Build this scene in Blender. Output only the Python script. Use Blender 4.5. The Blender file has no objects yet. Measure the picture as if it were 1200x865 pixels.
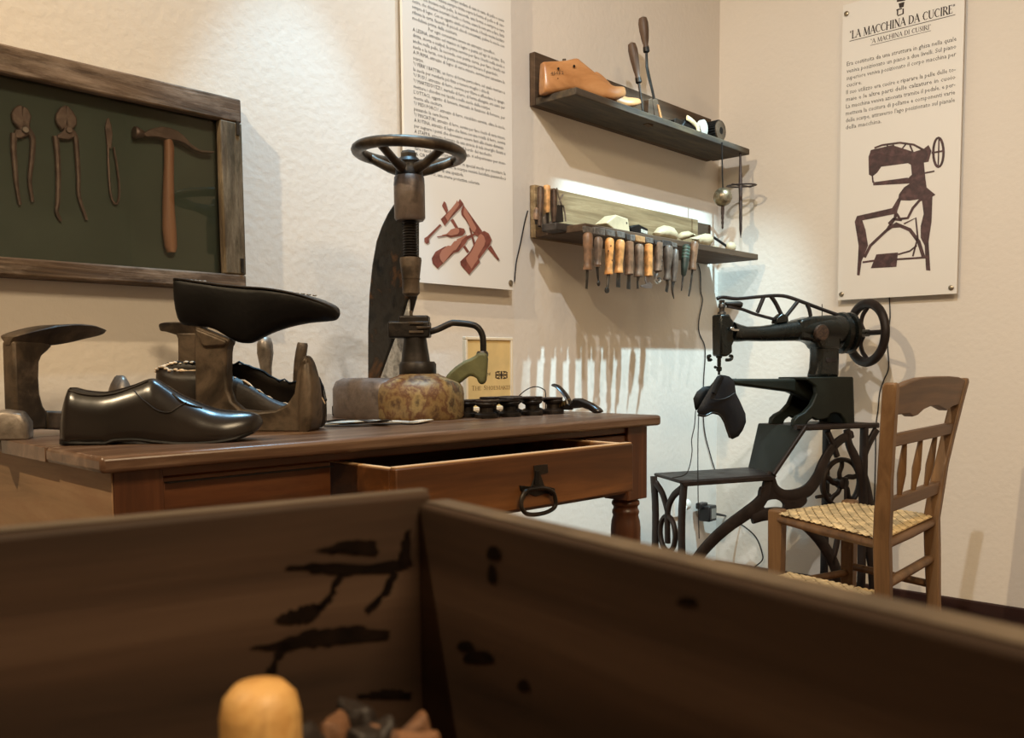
import bpy, bmesh, math, random
from mathutils import Vector, Matrix, geometry
random.seed(7)
V = Vector
SC = bpy.context.scene
COL = SC.collection
PI = math.pi

# ------------------------------------------------------------------ camera
YAW, PITCH, ROLL = (math.radians(a) for a in (42.383, -4.2528, -0.5325))
FPX, CYP = 1050.7, 506.17                      # focal length and principal row for a 1200x865 frame
CAM = V((-3.243, -1.834, 0.885))
_f = V((math.cos(PITCH)*math.cos(YAW), math.cos(PITCH)*math.sin(YAW), math.sin(PITCH)))
_r0 = V((math.sin(YAW), -math.cos(YAW), 0)); _u0 = _r0.cross(_f)
RIGHT = math.cos(ROLL)*_r0 + math.sin(ROLL)*_u0
UP = -math.sin(ROLL)*_r0 + math.cos(ROLL)*_u0
FWD = _f
cd = bpy.data.cameras.new('camera'); cam = bpy.data.objects.new('camera', cd); COL.objects.link(cam)
cam.matrix_world = Matrix(((RIGHT.x, UP.x, -FWD.x, CAM.x), (RIGHT.y, UP.y, -FWD.y, CAM.y), (RIGHT.z, UP.z, -FWD.z, CAM.z), (0, 0, 0, 1)))
cd.sensor_width = 36; cd.lens = 36*FPX/1200; cd.shift_y = (CYP-432.5)/1200; cd.clip_start = 0.02
cd.dof.use_dof = True; cd.dof.focus_distance = 2.3; cd.dof.aperture_fstop = 15
SC.camera = cam

# ------------------------------------------------------------------ world, lamps, exposure
w = bpy.data.worlds.new('world'); SC.world = w; w.use_nodes = True
w.node_tree.nodes['Background'].inputs[0].default_value = (0.9, 0.8, 0.65, 1)
w.node_tree.nodes['Background'].inputs[1].default_value = 0.0
SC.view_settings.view_transform = 'Standard'; SC.view_settings.look = 'None'
SC.view_settings.gamma = 1; SC.view_settings.use_curve_mapping = False
SC.view_settings.exposure = 1.0

def spot(name, loc, aim, power, col, half, blend=.2, rad=.02):
    d = bpy.data.lights.new(name, 'SPOT'); d.energy = power; d.color = col
    d.spot_size = math.radians(2*half); d.spot_blend = blend; d.shadow_soft_size = rad
    o = bpy.data.objects.new(name, d); COL.objects.link(o); o.location = loc
    o.rotation_euler = (V(aim)-V(loc)).to_track_quat('-Z', 'Y').to_euler(); return o
COOL = (0.58, 0.88, 1.0); WARM = (1.0, 0.77, 0.48); SOFT = (0.92, 0.95, 0.95)
spot('track_spot_shelves', (-.70, -1.15, 2.74), (-.50, 0, .96), 165, COOL, 19.5, .4)
spot('track_spot_case', (-2.0, -.36, 2.74), (-2.0, -.36, 0), 58, (.34, .70, 1.0), 21.5, .35)
spot('added_case_spill', (-1.8, -.5, 2.74), (-2.05, 0, 1.35), 20, (.40, .74, 1.0), 42, 1)  # added wide cool lamp standing in for spill around the case spot
spot('track_spot_wall', (-2.5, -1.42, 2.74), (-.55, -.45, 1.2), 55, SOFT, 42, .9)
spot('track_spot_far', (-4.0, -.75, 2.74), (-.6, -.7, 1.3), 90, WARM, 58, .7)
def area(name, loc, size, power, col, aim=None):
    d = bpy.data.lights.new(name, 'AREA'); d.energy = power; d.color = col; d.size = size
    o = bpy.data.objects.new(name, d); COL.objects.link(o); o.location = loc
    if aim: o.rotation_euler = (V(aim)-V(loc)).to_track_quat('-Z', 'Y').to_euler()
area('warm_room_fill', (-3.0, -3.0, 2.8), 1.0, 44, WARM)  # unseen warm fill added to stand for the room's other lamps

# ------------------------------------------------------------------ from a picture point to a real plane
def ray(px, py): return FWD + (px-600)/FPX*RIGHT - (py-CYP)/FPX*UP
def on_x(px, py, x): d = ray(px, py); return CAM + d*((x-CAM.x)/d.x)
def on_y(px, py, y): d = ray(px, py); return CAM + d*((y-CAM.y)/d.y)
def on_z(px, py, z): d = ray(px, py); return CAM + d*((z-CAM.z)/d.z)
def on_p(px, py, p, n): d = ray(px, py); return CAM + d*((V(p)-CAM).dot(n)/d.dot(n))
class VP:
    """a vertical plane standing on a line between two points; u along the line, n towards the camera side"""
    def __init__(s, a, b):
        s.a = V(a); s.u = V((b[0]-a[0], b[1]-a[1], 0)).normalized(); s.n = V((s.u.y, -s.u.x, 0))
        if s.n.dot(CAM-s.a) < 0: s.n = -s.n
    def __call__(s, px, py, off=0.0): return on_p(px, py, s.a+s.n*off, s.n)

# ------------------------------------------------------------------ objects
ORG = {}
def tag(o, label=None, cat=None, group=None, kind=None):
    if label: o['label'] = label
    if cat: o['category'] = cat
    if group: o['group'] = group
    if kind: o['kind'] = kind
    return o
def thing(name, loc, label, cat, group=None):
    o = bpy.data.objects.new(name, None); COL.objects.link(o); o.location = loc; o.empty_display_size = .05
    ORG[o] = V(loc); return tag(o, label, cat, group)

class M:
    """collects shapes in world coordinates"""
    def __init__(s): s.bm = bmesh.new()
    def face(s, pts):
        return s.bm.faces.new([s.bm.verts.new(p) for p in pts])
    def box(s, c, size, mat=None):
        m = Matrix.Translation(V(c)) @ (mat.to_4x4() if mat else Matrix.Identity(4)) @ Matrix.Diagonal((*size, 1))
        bmesh.ops.create_cube(s.bm, size=1, matrix=m); return s
    def loft(s, rings, closed=True, caps=True):
        vr = [[s.bm.verts.new(p) for p in r] for r in rings]
        n = len(vr[0])
        for a, b in zip(vr, vr[1:]):
            for i in range(n if closed else n-1):
                j = (i+1) % n; s.bm.faces.new((a[i], a[j], b[j], b[i]))
        if caps and closed:
            s.bm.faces.new(vr[0][::-1]); s.bm.faces.new(vr[-1])
        return s
    def tube(s, pts, r, n=8, closed=False, flat=None):
        pts = [V(p) for p in pts]; k = len(pts); rr = r if isinstance(r, (list, tuple)) else [r]*k
        nv = None; rings = []
        for i, p in enumerate(pts):
            if closed: t = pts[(i+1) % k]-pts[i-1]
            else: t = pts[min(i+1, k-1)]-pts[max(i-1, 0)]
            t.normalize()
            if nv is None:
                nv = t.orthogonal() if flat is None else flat - t*flat.dot(t)
            else: nv = (nv if flat is None else flat) - t*(nv if flat is None else flat).dot(t)
            nv = nv.normalized(); b = t.cross(nv)
            ra, rb = rr[i] if isinstance(rr[i], tuple) else (rr[i], rr[i])
            rings.append([p + nv*math.cos(2*PI*j/n)*ra + b*math.sin(2*PI*j/n)*rb for j in range(n)])
        if closed: rings.append(rings[0]); return s.loft_closed(rings[:-1])
        return s.loft(rings)
    def loft_closed(s, rings):
        vr = [[s.bm.verts.new(p) for p in r] for r in rings]; k = len(vr); n = len(vr[0])
        for i in range(k):
            a, b = vr[i], vr[(i+1) % k]
            for q in range(n): s.bm.faces.new((a[q], a[(q+1) % n], b[(q+1) % n], b[q]))
        return s
    def cyl(s, p0, p1, r0, r1=None, n=16): return s.tube([p0, p1], [r0, r0 if r1 is None else r1], n)
    def lathe(s, base, axis, prof, n=20):
        base = V(base); axis = V(axis).normalized(); e1 = axis.orthogonal().normalized(); e2 = axis.cross(e1)
        return s.loft([[base+axis*h+e1*math.cos(2*PI*j/n)*r+e2*math.sin(2*PI*j/n)*r for j in range(n)] for r, h in prof])
    def prism(s, pts, vec):
        vec = V(vec); a = [s.bm.verts.new(V(p)) for p in pts]; b = [s.bm.verts.new(V(p)+vec) for p in pts]; n = len(a)
        s.bm.faces.new(a[::-1]); s.bm.faces.new(b)
        for i in range(n): s.bm.faces.new((a[i], a[(i+1) % n], b[(i+1) % n], b[i]))
        return s
    def ribbon(s, pts, w, plane_n, t, closed=False):
        """flat bar along pts lying in the plane with normal plane_n; w width(s), t thickness"""
        k = len(pts); ww = w if isinstance(w, (list, tuple)) else [w]*k
        rings = []
        for i, p in enumerate(pts):
            p = V(p); tn = (V(pts[(i+1) % k])-V(pts[i-1])) if closed else (V(pts[min(i+1, k-1)])-V(pts[max(i-1, 0)]))
            tn.normalize(); b = tn.cross(plane_n).normalized()*ww[i]/2; h = V(plane_n)*t/2
            rings.append([p-b-h*.55, p-b*.6-h, p+b*.6-h, p+b-h*.55, p+b+h*.55, p+b*.6+h, p-b*.6+h, p-b+h*.55])
        return s.loft_closed(rings) if closed else s.loft(rings)
    def sphere(s, c, r, sc=(1, 1, 1), n=16):
        bmesh.ops.create_uvsphere(s.bm, u_segments=n, v_segments=n//2+2, radius=r, matrix=Matrix.Translation(V(c)) @ Matrix.Diagonal((*sc, 1))); return s
    def done(s, name, mat, parent=None, label=None, cat=None, group=None, kind=None, bevel=0, seg=2, sub=0, smooth=40, solid=0, origin=None):
        bm = s.bm; bmesh.ops.recalc_face_normals(bm, faces=bm.faces)
        org = ORG[parent] if parent else V(origin) if origin else None
        if org is None:
            lo = V([min(v.co[i] for v in bm.verts) for i in range(3)]); hi = V([max(v.co[i] for v in bm.verts) for i in range(3)])
            org = V(((lo.x+hi.x)/2, (lo.y+hi.y)/2, lo.z))
        bmesh.ops.translate(bm, verts=bm.verts, vec=-org)
        me = bpy.data.meshes.new(name); bm.to_mesh(me); bm.free(); me.materials.append(mat)
        if smooth:
            me.shade_smooth()
            if not sub: me.set_sharp_from_angle(angle=math.radians(smooth))
        o = bpy.data.objects.new(name, me); COL.objects.link(o); ORG[o] = org
        if parent: o.parent = parent
        else: o.location = org
        if bevel:
            b = o.modifiers.new('bevel', 'BEVEL'); b.width = bevel; b.segments = seg; b.limit_method = 'ANGLE'; b.angle_limit = math.radians(35)
            b.harden_normals = False
        if solid:
            q = o.modifiers.new('solid', 'SOLIDIFY'); q.thickness = solid; q.offset = 0
        if sub:
            q = o.modifiers.new('sub', 'SUBSURF'); q.levels = sub; q.render_levels = sub
        return tag(o, label, cat, group, kind)

def smooth_path(pts, n=6, closed=False):
    """Catmull-Rom through the points"""
    pts = [V(p) for p in pts]; k = len(pts); out = []
    for i in range(k if closed else k-1):
        p0 = pts[i-1] if (closed or i > 0) else pts[0]*2-pts[1]
        p1 = pts[i]; p2 = pts[(i+1) % k]
        p3 = pts[(i+2) % k] if (closed or i+2 < k) else pts[-1]*2-pts[-2]
        for j in range(n):
            t = j/n
            out.append(.5*((2*p1)+(p2-p0)*t+(2*p0-5*p1+4*p2-p3)*t*t+(3*p1-p0-3*p2+p3)*t**3))
    if not closed: out.append(pts[-1])
    return out

def pillow(m, poly, nrm, depth, step, back=True, power=.5, bend=None):
    """a domed body with the outline poly (world points in one plane): thick in the middle, thin at the rim"""
    o = poly[0]; nrm = V(nrm).normalized(); e1 = (poly[1]-o).normalized(); e2 = nrm.cross(e1)
    P2 = [V(((p-o).dot(e1), (p-o).dot(e2))) for p in poly]
    def seg_d(q):
        return min((q-geometry.intersect_point_line(q, a, b)[0].to_2d()).length if 0 <= geometry.intersect_point_line(q, a, b)[1] <= 1 else min((q-a).length, (q-b).length) for a, b in zip(P2, P2[1:]+P2[:1]))
    def inside(q):
        c = False; n = len(P2)
        for i in range(n):
            a, b = P2[i], P2[i-1]
            if (a.y > q.y) != (b.y > q.y) and q.x < (b.x-a.x)*(q.y-a.y)/(b.y-a.y)+a.x: c = not c
        return c
    pts = list(P2); lo = V((min(p.x for p in P2), min(p.y for p in P2))); hi = V((max(p.x for p in P2), max(p.y for p in P2)))
    y = lo.y+step*.5; row = 0
    while y < hi.y:
        x = lo.x+step*(.5 if row % 2 else .05)
        while x < hi.x:
            q = V((x, y))
            if inside(q) and seg_d(q) > step*.45: pts.append(q)
            x += step
        y += step*.87; row += 1
    n = len(P2)
    vs, _, fs, *_ = geometry.delaunay_2d_cdt(pts, [(i, (i+1) % n) for i in range(n)], [list(range(n))], 1, 1e-7)
    hmax = max((seg_d(q) for q in vs), default=1) or 1
    def lift(q):
        h = 0 if any((q-p).length < 1e-6 for p in P2) else (seg_d(q)/hmax)**power*depth
        return h
    top = {}; bot = {}
    for i, q in enumerate(vs):
        q = V(q[:]); h = lift(q); b = o+e1*q.x+e2*q.y
        if bend: b = b+nrm*bend(b)
        top[i] = m.bm.verts.new(b+nrm*h)
        bot[i] = top[i] if h == 0 else m.bm.verts.new(b-nrm*h if back else b)
    for f in fs:
        try: m.bm.faces.new([top[i] for i in f])
        except ValueError: pass
        try: m.bm.faces.new([bot[i] for i in reversed(f)])
        except ValueError: pass
    return m

# ------------------------------------------------------------------ materials
def _new(name):
    m = bpy.data.materials.new(name); m.use_nodes = True
    return m, m.node_tree, m.node_tree.nodes['Principled BSDF']
def c4(c): return (*[((x/255+.055)/1.055)**2.4 if x/255 > .04045 else x/255/12.92 for x in c], 1)   # sRGB 0-255 to linear
def plain(name, col, rough=.6, metal=0, bump=0, bscale=80, spec=.5, var=0, vscale=6):
    m, t, b = _new(name); b.inputs['Base Color'].default_value = c4(col)
    b.inputs['Roughness'].default_value = rough; b.inputs['Metallic'].default_value = metal
    b.inputs['Specular IOR Level'].default_value = spec
    tc = t.nodes.new('ShaderNodeTexCoord')
    if var:
        n = t.nodes.new('ShaderNodeTexNoise'); n.inputs['Scale'].default_value = vscale; n.inputs['Detail'].default_value = 6
        t.links.new(tc.outputs['Object'], n.inputs['Vector'])
        r = t.nodes.new('ShaderNodeValToRGB'); r.color_ramp.elements[0].position = .3; r.color_ramp.elements[1].position = .7
        r.color_ramp.elements[0].color = c4([max(0, x*(1-var)) for x in col]); r.color_ramp.elements[1].color = c4([min(255, x*(1+var)) for x in col])
        t.links.new(n.outputs['Fac'], r.inputs['Fac']); t.links.new(r.outputs['Color'], b.inputs['Base Color'])
    if bump:
        n = t.nodes.new('ShaderNodeTexNoise'); n.inputs['Scale'].default_value = bscale; n.inputs['Detail'].default_value = 4
        t.links.new(tc.outputs['Object'], n.inputs['Vector'])
        q = t.nodes.new('ShaderNodeBump'); q.inputs['Strength'].default_value = bump; q.inputs['Distance'].default_value = .004
        t.links.new(n.outputs['Fac'], q.inputs['Height']); t.links.new(q.outputs['Normal'], b.inputs['Normal'])
    return m
def wood(name, dark, mid, light, axis=(1, 0, 0), scale=1, rough=.55, bump=.35, spec=.4, worn=None, wornamt=.55, stain=None):
    """grain runs along axis"""
    m, t, b = _new(name); N = t.nodes.new; L = t.links.new
    tc = N('ShaderNodeTexCoord'); mp = N('ShaderNodeMapping')
    q = V(axis).normalized().rotation_difference(V((1, 0, 0))).to_euler()
    mp.vector_type = 'POINT'
    rot = N('ShaderNodeMapping'); rot.inputs['Rotation'].default_value = q
    L(tc.outputs['Object'], rot.inputs['Vector']); L(rot.outputs['Vector'], mp.inputs['Vector'])
    mp.inputs['Scale'].default_value = (1.6*scale, 26*scale, 26*scale)
    n = N('ShaderNodeTexNoise'); n.inputs['Scale'].default_value = 1; n.inputs['Detail'].default_value = 8; n.inputs['Roughness'].default_value = .62; n.inputs['Distortion'].default_value = .6
    L(mp.outputs['Vector'], n.inputs['Vector'])
    r = N('ShaderNodeValToRGB'); e = r.color_ramp.elements
    e[0].position = .28; e[0].color = c4(dark); e[1].position = .74; e[1].color = c4(light); k = e.new(.5); k.color = c4(mid)
    L(n.outputs['Fac'], r.inputs['Fac']); col = r.outputs['Color']
    def over(c, amt, sc, lo, hi):
        nonlocal col
        n2 = N('ShaderNodeTexNoise'); n2.inputs['Scale'].default_value = sc; n2.inputs['Detail'].default_value = 7; n2.inputs['Roughness'].default_value = .7
        m2 = N('ShaderNodeMapping'); m2.inputs['Scale'].default_value = (.45, 2, 2); L(rot.outputs['Vector'], m2.inputs['Vector']); L(m2.outputs['Vector'], n2.inputs['Vector'])
        r2 = N('ShaderNodeValToRGB'); r2.color_ramp.elements[0].position = lo; r2.color_ramp.elements[1].position = hi
        r2.color_ramp.elements[1].color = (amt, amt, amt, 1)
        L(n2.outputs['Fac'], r2.inputs['Fac'])
        mx = N('ShaderNodeMix'); mx.data_type = 'RGBA'; L(r2.outputs['Color'], mx.inputs[0]); L(col, mx.inputs[6]); mx.inputs[7].default_value = c4(c); col = mx.outputs[2]
    if worn: over(worn, wornamt, 9*scale, .45, .68)
    if stain: over(stain, .85, 5*scale, .52, .66)
    L(col, b.inputs['Base Color'])
    b.inputs['Roughness'].default_value = rough; b.inputs['Specular IOR Level'].default_value = spec
    if bump:
        q = N('ShaderNodeBump'); q.inputs['Strength'].default_value = bump; q.inputs['Distance'].default_value = .002
        L(n.outputs['Fac'], q.inputs['Height']); L(q.outputs['Normal'], b.inputs['Normal'])
    return m
def mottled(name, cols, scale=12, rough=(.3, .6), metal=.0, bump=.3, spec=.5, detail=8, hard=False, bscale=1.0, dist=.5):
    m, t, b = _new(name); N = t.nodes.new; L = t.links.new
    tc = N('ShaderNodeTexCoord'); n = N('ShaderNodeTexNoise'); n.inputs['Scale'].default_value = scale; n.inputs['Detail'].default_value = detail; n.inputs['Roughness'].default_value = .62; n.inputs['Distortion'].default_value = dist
    L(tc.outputs['Object'], n.inputs['Vector'])
    r = N('ShaderNodeValToRGB'); e = r.color_ramp.elements; k = len(cols)
    e[0].position = .3; e[0].color = c4(cols[0]); e[1].position = .7; e[1].color = c4(cols[-1])
    for i in range(1, k-1): q = e.new(.3+.4*i/(k-1)); q.color = c4(cols[i])
    if hard: r.color_ramp.interpolation = 'CONSTANT' if hard == 2 else 'EASE'
    L(n.outputs['Fac'], r.inputs['Fac']); L(r.outputs['Color'], b.inputs['Base Color'])
    mr = N('ShaderNodeMapRange'); mr.inputs[1].default_value = .3; mr.inputs[2].default_value = .7; mr.inputs[3].default_value = rough[0]; mr.inputs[4].default_value = rough[1]
    L(n.outputs['Fac'], mr.inputs[0]); L(mr.outputs[0], b.inputs['Roughness'])
    b.inputs['Metallic'].default_value = metal; b.inputs['Specular IOR Level'].default_value = spec
    if bump:
        n2 = N('ShaderNodeTexNoise'); n2.inputs['Scale'].default_value = scale*4*bscale; n2.inputs['Detail'].default_value = 5; L(tc.outputs['Object'], n2.inputs['Vector'])
        q = N('ShaderNodeBump'); q.inputs['Strength'].default_value = bump; q.inputs['Distance'].default_value = .003
        L(n2.outputs['Fac'], q.inputs['Height']); L(q.outputs['Normal'], b.inputs['Normal'])
    return m

WALL = plain('wall_plaster', (222, 214, 204), .9, bump=.35, bscale=55, spec=.2)
CEIL = plain('ceiling_paint', (226, 220, 208), .9)
FLOOR = wood('floor_boards', (62, 38, 24), (88, 54, 34), (110, 70, 46), (1, 0, 0), .6)
BASEB = wood('baseboard_wood', (34, 16, 12), (48, 24, 18), (60, 32, 24), (0, 1, 0), 1)
OLDW = wood('old_frame_wood', (44, 32, 24), (84, 66, 50), (128, 108, 90), (1, 0, 0), 1.9, .8, 1.0, worn=(158, 140, 124), wornamt=.6, stain=(58, 46, 26))
OLDWZ = wood('old_frame_wood_upright', (40, 31, 22), (78, 64, 46), (116, 102, 80), (0, 0, 1), 1.9, .8, 1.0, worn=(150, 136, 114), wornamt=.55, stain=(54, 44, 22))
TABW = wood('table_walnut', (48, 26, 14), (78, 44, 24), (104, 62, 34), (1, 0, 0), .9, .32, .25, worn=(120, 82, 52), wornamt=.35)
TABT = wood('table_top_wood', (58, 40, 30), (96, 72, 56), (136, 112, 94), (1, 0, 0), 1.1, .3, .2, worn=(70, 46, 32), wornamt=.5)
TABZ = wood('table_leg_wood', (52, 28, 16), (80, 46, 26), (104, 64, 38), (0, 0, 1), 1.2, .35, .25)
TABE = wood('table_end_wood', (112, 88, 62), (142, 114, 84), (160, 130, 100), (0, 1, 0), .9, .6, .25, worn=(126, 84, 56), wornamt=.5)
DRAW = wood('drawer_wood', (40, 21, 9), (86, 51, 24), (134, 88, 48), (1, 0, 0), .55, .4, .2, worn=(74, 44, 22), wornamt=.6)
RAWW = wood('raw_wood_edge', (168, 130, 92), (196, 160, 120), (214, 182, 146), (1, 0, 0), 1, .7)
SHELFU = wood('shelf_dark_wood', (42, 38, 34), (66, 58, 50), (92, 80, 68), (1, 0, 0), 1.2, .75, .6, worn=(108, 92, 66), wornamt=.5)
SHELFL = wood('shelf_golden_wood', (92, 74, 50), (138, 116, 84), (176, 154, 118), (1, 0, 0), 1.7, .7, .5, worn=(120, 92, 60), wornamt=.4)
SHELFD = wood('shelf_brown_wood', (56, 42, 30), (78, 60, 44), (100, 80, 62), (1, 0, 0), 1.3, .75, .5)
CHAIRW = wood('chair_wood', (84, 60, 36), (114, 84, 54), (140, 108, 74), (0, 0, 1), 1, .5, .25)
CHAIRX = wood('chair_rail_wood', (78, 54, 33), (104, 75, 48), (128, 96, 66), (1, 0, 0), 1, .5, .25)
RUSH = plain('woven_rush', (206, 184, 142), .7, bump=.3, bscale=150, var=.22, vscale=22)
BOXW = wood('box_dark_wood', (46, 28, 18), (76, 50, 34), (100, 72, 52), (1, 0, 0), .8, .6, .4, stain=(44, 36, 22))
LASTW = wood('last_beech', (156, 106, 64), (180, 128, 82), (196, 148, 102), (1, 0, 0), .9, .3, .1, spec=.6)
IRON = mottled('worn_iron', [(40, 34, 28), (62, 52, 42), (92, 78, 64), (60, 52, 43)], 14, (.38, .6), .3, .3, spec=.35)
IRONB = mottled('dark_iron', [(17, 15, 14), (34, 29, 25), (52, 43, 36)], 18, (.35, .55), .5, .3)
IRONL = mottled('polished_iron', [(84, 76, 68), (128, 118, 108), (160, 150, 140)], 20, (.3, .5), .5, .2)
IRONW = mottled('iron_wheel', [(40, 34, 28), (66, 56, 46), (96, 84, 70)], 20, (.3, .5), .6, .25)
CASTP = mottled('press_painted_casting', [(44, 34, 26), (86, 62, 42), (132, 108, 70), (92, 58, 38), (146, 126, 86), (70, 56, 40), (120, 84, 54)], 13, (.4, .75), .1, .6, dist=.25)
CASTC = mottled('press_column', [(22, 23, 24), (30, 31, 32), (50, 48, 46), (40, 37, 34), (96, 66, 40), (58, 52, 47)], 11, (.25, .55), .4, .4)
CASTS = mottled('press_bare_steel', [(104, 104, 104), (168, 170, 172), (206, 208, 210), (132, 126, 120)], 40, (.3, .5), .5, .6)
CASTG = mottled('press_grey_casting', [(70, 62, 58), (112, 100, 94), (92, 82, 76)], 16, (.35, .6), .4, .4)
GREENP = mottled('green_paint', [(62, 62, 36), (84, 84, 50), (98, 96, 60)], 20, (.5, .7), 0, .2)
MACH = mottled('machine_black_enamel', [(9, 10, 9), (15, 17, 15), (21, 23, 20)], 16, (.2, .32), .0, .03, spec=.4)
MACHG = mottled('machine_green_black', [(20, 23, 19), (26, 29, 24), (33, 36, 30)], 12, (.4, .55), .0, .08, spec=.2)
MACHR = mottled('machine_brown_iron', [(24, 18, 16), (36, 28, 25), (48, 38, 34)], 16, (.4, .6), .05, .2, spec=.25)
STEEL = plain('bright_steel', (190, 186, 180), .25, .9)
GUN = plain('gunmetal', (70, 66, 62), .4, .8, var=.25, vscale=40)
MEDAL = mottled('copper_medallion', [(34, 28, 24), (86, 64, 50), (52, 40, 32), (100, 74, 58)], 90, (.35, .5), .6, .5)
LEATH = plain('black_leather', (20, 20, 23), .42, bump=.2, bscale=70, spec=.25, var=.2, vscale=9)
LEATS = plain('polished_black_leather', (27, 22, 19), .25, bump=.03, bscale=40, spec=.42, var=.25, vscale=8)
LEATD = plain('dull_black_leather', (13, 12, 12), .5, spec=.22, bump=.3, bscale=50, var=.3, vscale=14)
LEATR = plain('brown_black_leather', (34, 28, 23), .45, spec=.25, bump=.25, bscale=45, var=.35, vscale=16)
FRAY = plain('frayed_edge', (190, 170, 145), .8, bump=.5, bscale=200, var=.3, vscale=60)
WHITE = plain('poster_white', (226, 222, 216), .5)
INK = plain('printed_ink', (62, 58, 56), .7)
INKT = plain('printed_title', (48, 36, 30), .7)
PRT = mottled('printed_tool_brown', [(84, 40, 34), (122, 66, 56), (146, 88, 74)], 40, (.5, .6), 0, 0)
PRM = mottled('printed_machine_brown', [(44, 30, 32), (70, 46, 48), (98, 70, 70)], 40, (.5, .6), 0, 0)
SCREW = plain('screw_metal', (150, 138, 118), .35, .8)
GREENB = mottled('green_felt', [(60, 72, 62), (68, 80, 70), (78, 90, 80)], 5, (.85, .95), 0, .3)
CABLE = plain('black_cable', (26, 24, 26), .5)
PLASW = plain('white_plastic', (224, 222, 216), .4)
PLASB = plain('black_plastic', (26, 26, 28), .4)
LABELG = plain('grey_label', (140, 136, 128), .6)
PAPER = plain('sign_paper', (226, 200, 142), .7, var=.06, vscale=14)
SIGNF = plain('sign_frame_wood', (238, 224, 198), .6)
def handle_mat(n, c): return plain(n, c, .42, var=.34, vscale=38, bump=.12, bscale=90)
BOXT = wood('box_pale_top', (60, 50, 41), (82, 70, 58), (102, 90, 76), (1, 0, 0), .8, .7, .4)
PRTL = plain('printed_tool_light', (170, 116, 98), .6); PRSH = plain('printed_soft_shadow', (176, 168, 162), .6)
def glass_mat():
    m, t, b = _new('case_glass'); t.nodes.remove(b); N = t.nodes.new; L = t.links.new
    a = N('ShaderNodeBsdfTransparent'); g = N('ShaderNodeBsdfGlossy'); g.inputs['Roughness'].default_value = .01
    f = N('ShaderNodeFresnel'); f.inputs['IOR'].default_value = 1.45; x = N('ShaderNodeMixShader')
    L(f.outputs[0], x.inputs[0]); L(a.outputs[0], x.inputs[1]); L(g.outputs[0], x.inputs[2])
    L(x.outputs[0], t.nodes['Material Output'].inputs[0]); return m
GLASS = glass_mat()

# ------------------------------------------------------------------ writing
def text_mesh(s, size):
    c = bpy.data.curves.new('text', 'FONT'); c.body = s; c.size = size; c.resolution_u = 1
    o = bpy.data.objects.new('text', c); COL.objects.link(o)
    dg = bpy.context.evaluated_depsgraph_get(); me = bpy.data.meshes.new_from_object(o.evaluated_get(dg))
    bpy.data.objects.remove(o); bpy.data.curves.remove(c); return me
def put_text(m, s, org, ex, ez, size, width=None, center=False, maxw=None):
    """write s on the plane through org; ex reading direction, ez up; width stretches the line (justified text)"""
    me = text_mesh(s, size)
    if not me.vertices: return
    x0 = min(v.co.x for v in me.vertices); x1 = max(v.co.x for v in me.vertices)
    k = width/(x1-x0) if width else 1
    if maxw and (x1-x0) > maxw: k = maxw/(x1-x0)
    sh = -(x1-x0)*k/2 if center else 0
    vs = [m.bm.verts.new(V(org)+V(ex)*((v.co.x-x0)*k+sh)+V(ez)*v.co.y) for v in me.vertices]
    for p in me.polygons:
        try: m.bm.faces.new([vs[i] for i in p.vertices])
        except ValueError: pass
    bpy.data.meshes.remove(me)
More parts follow.
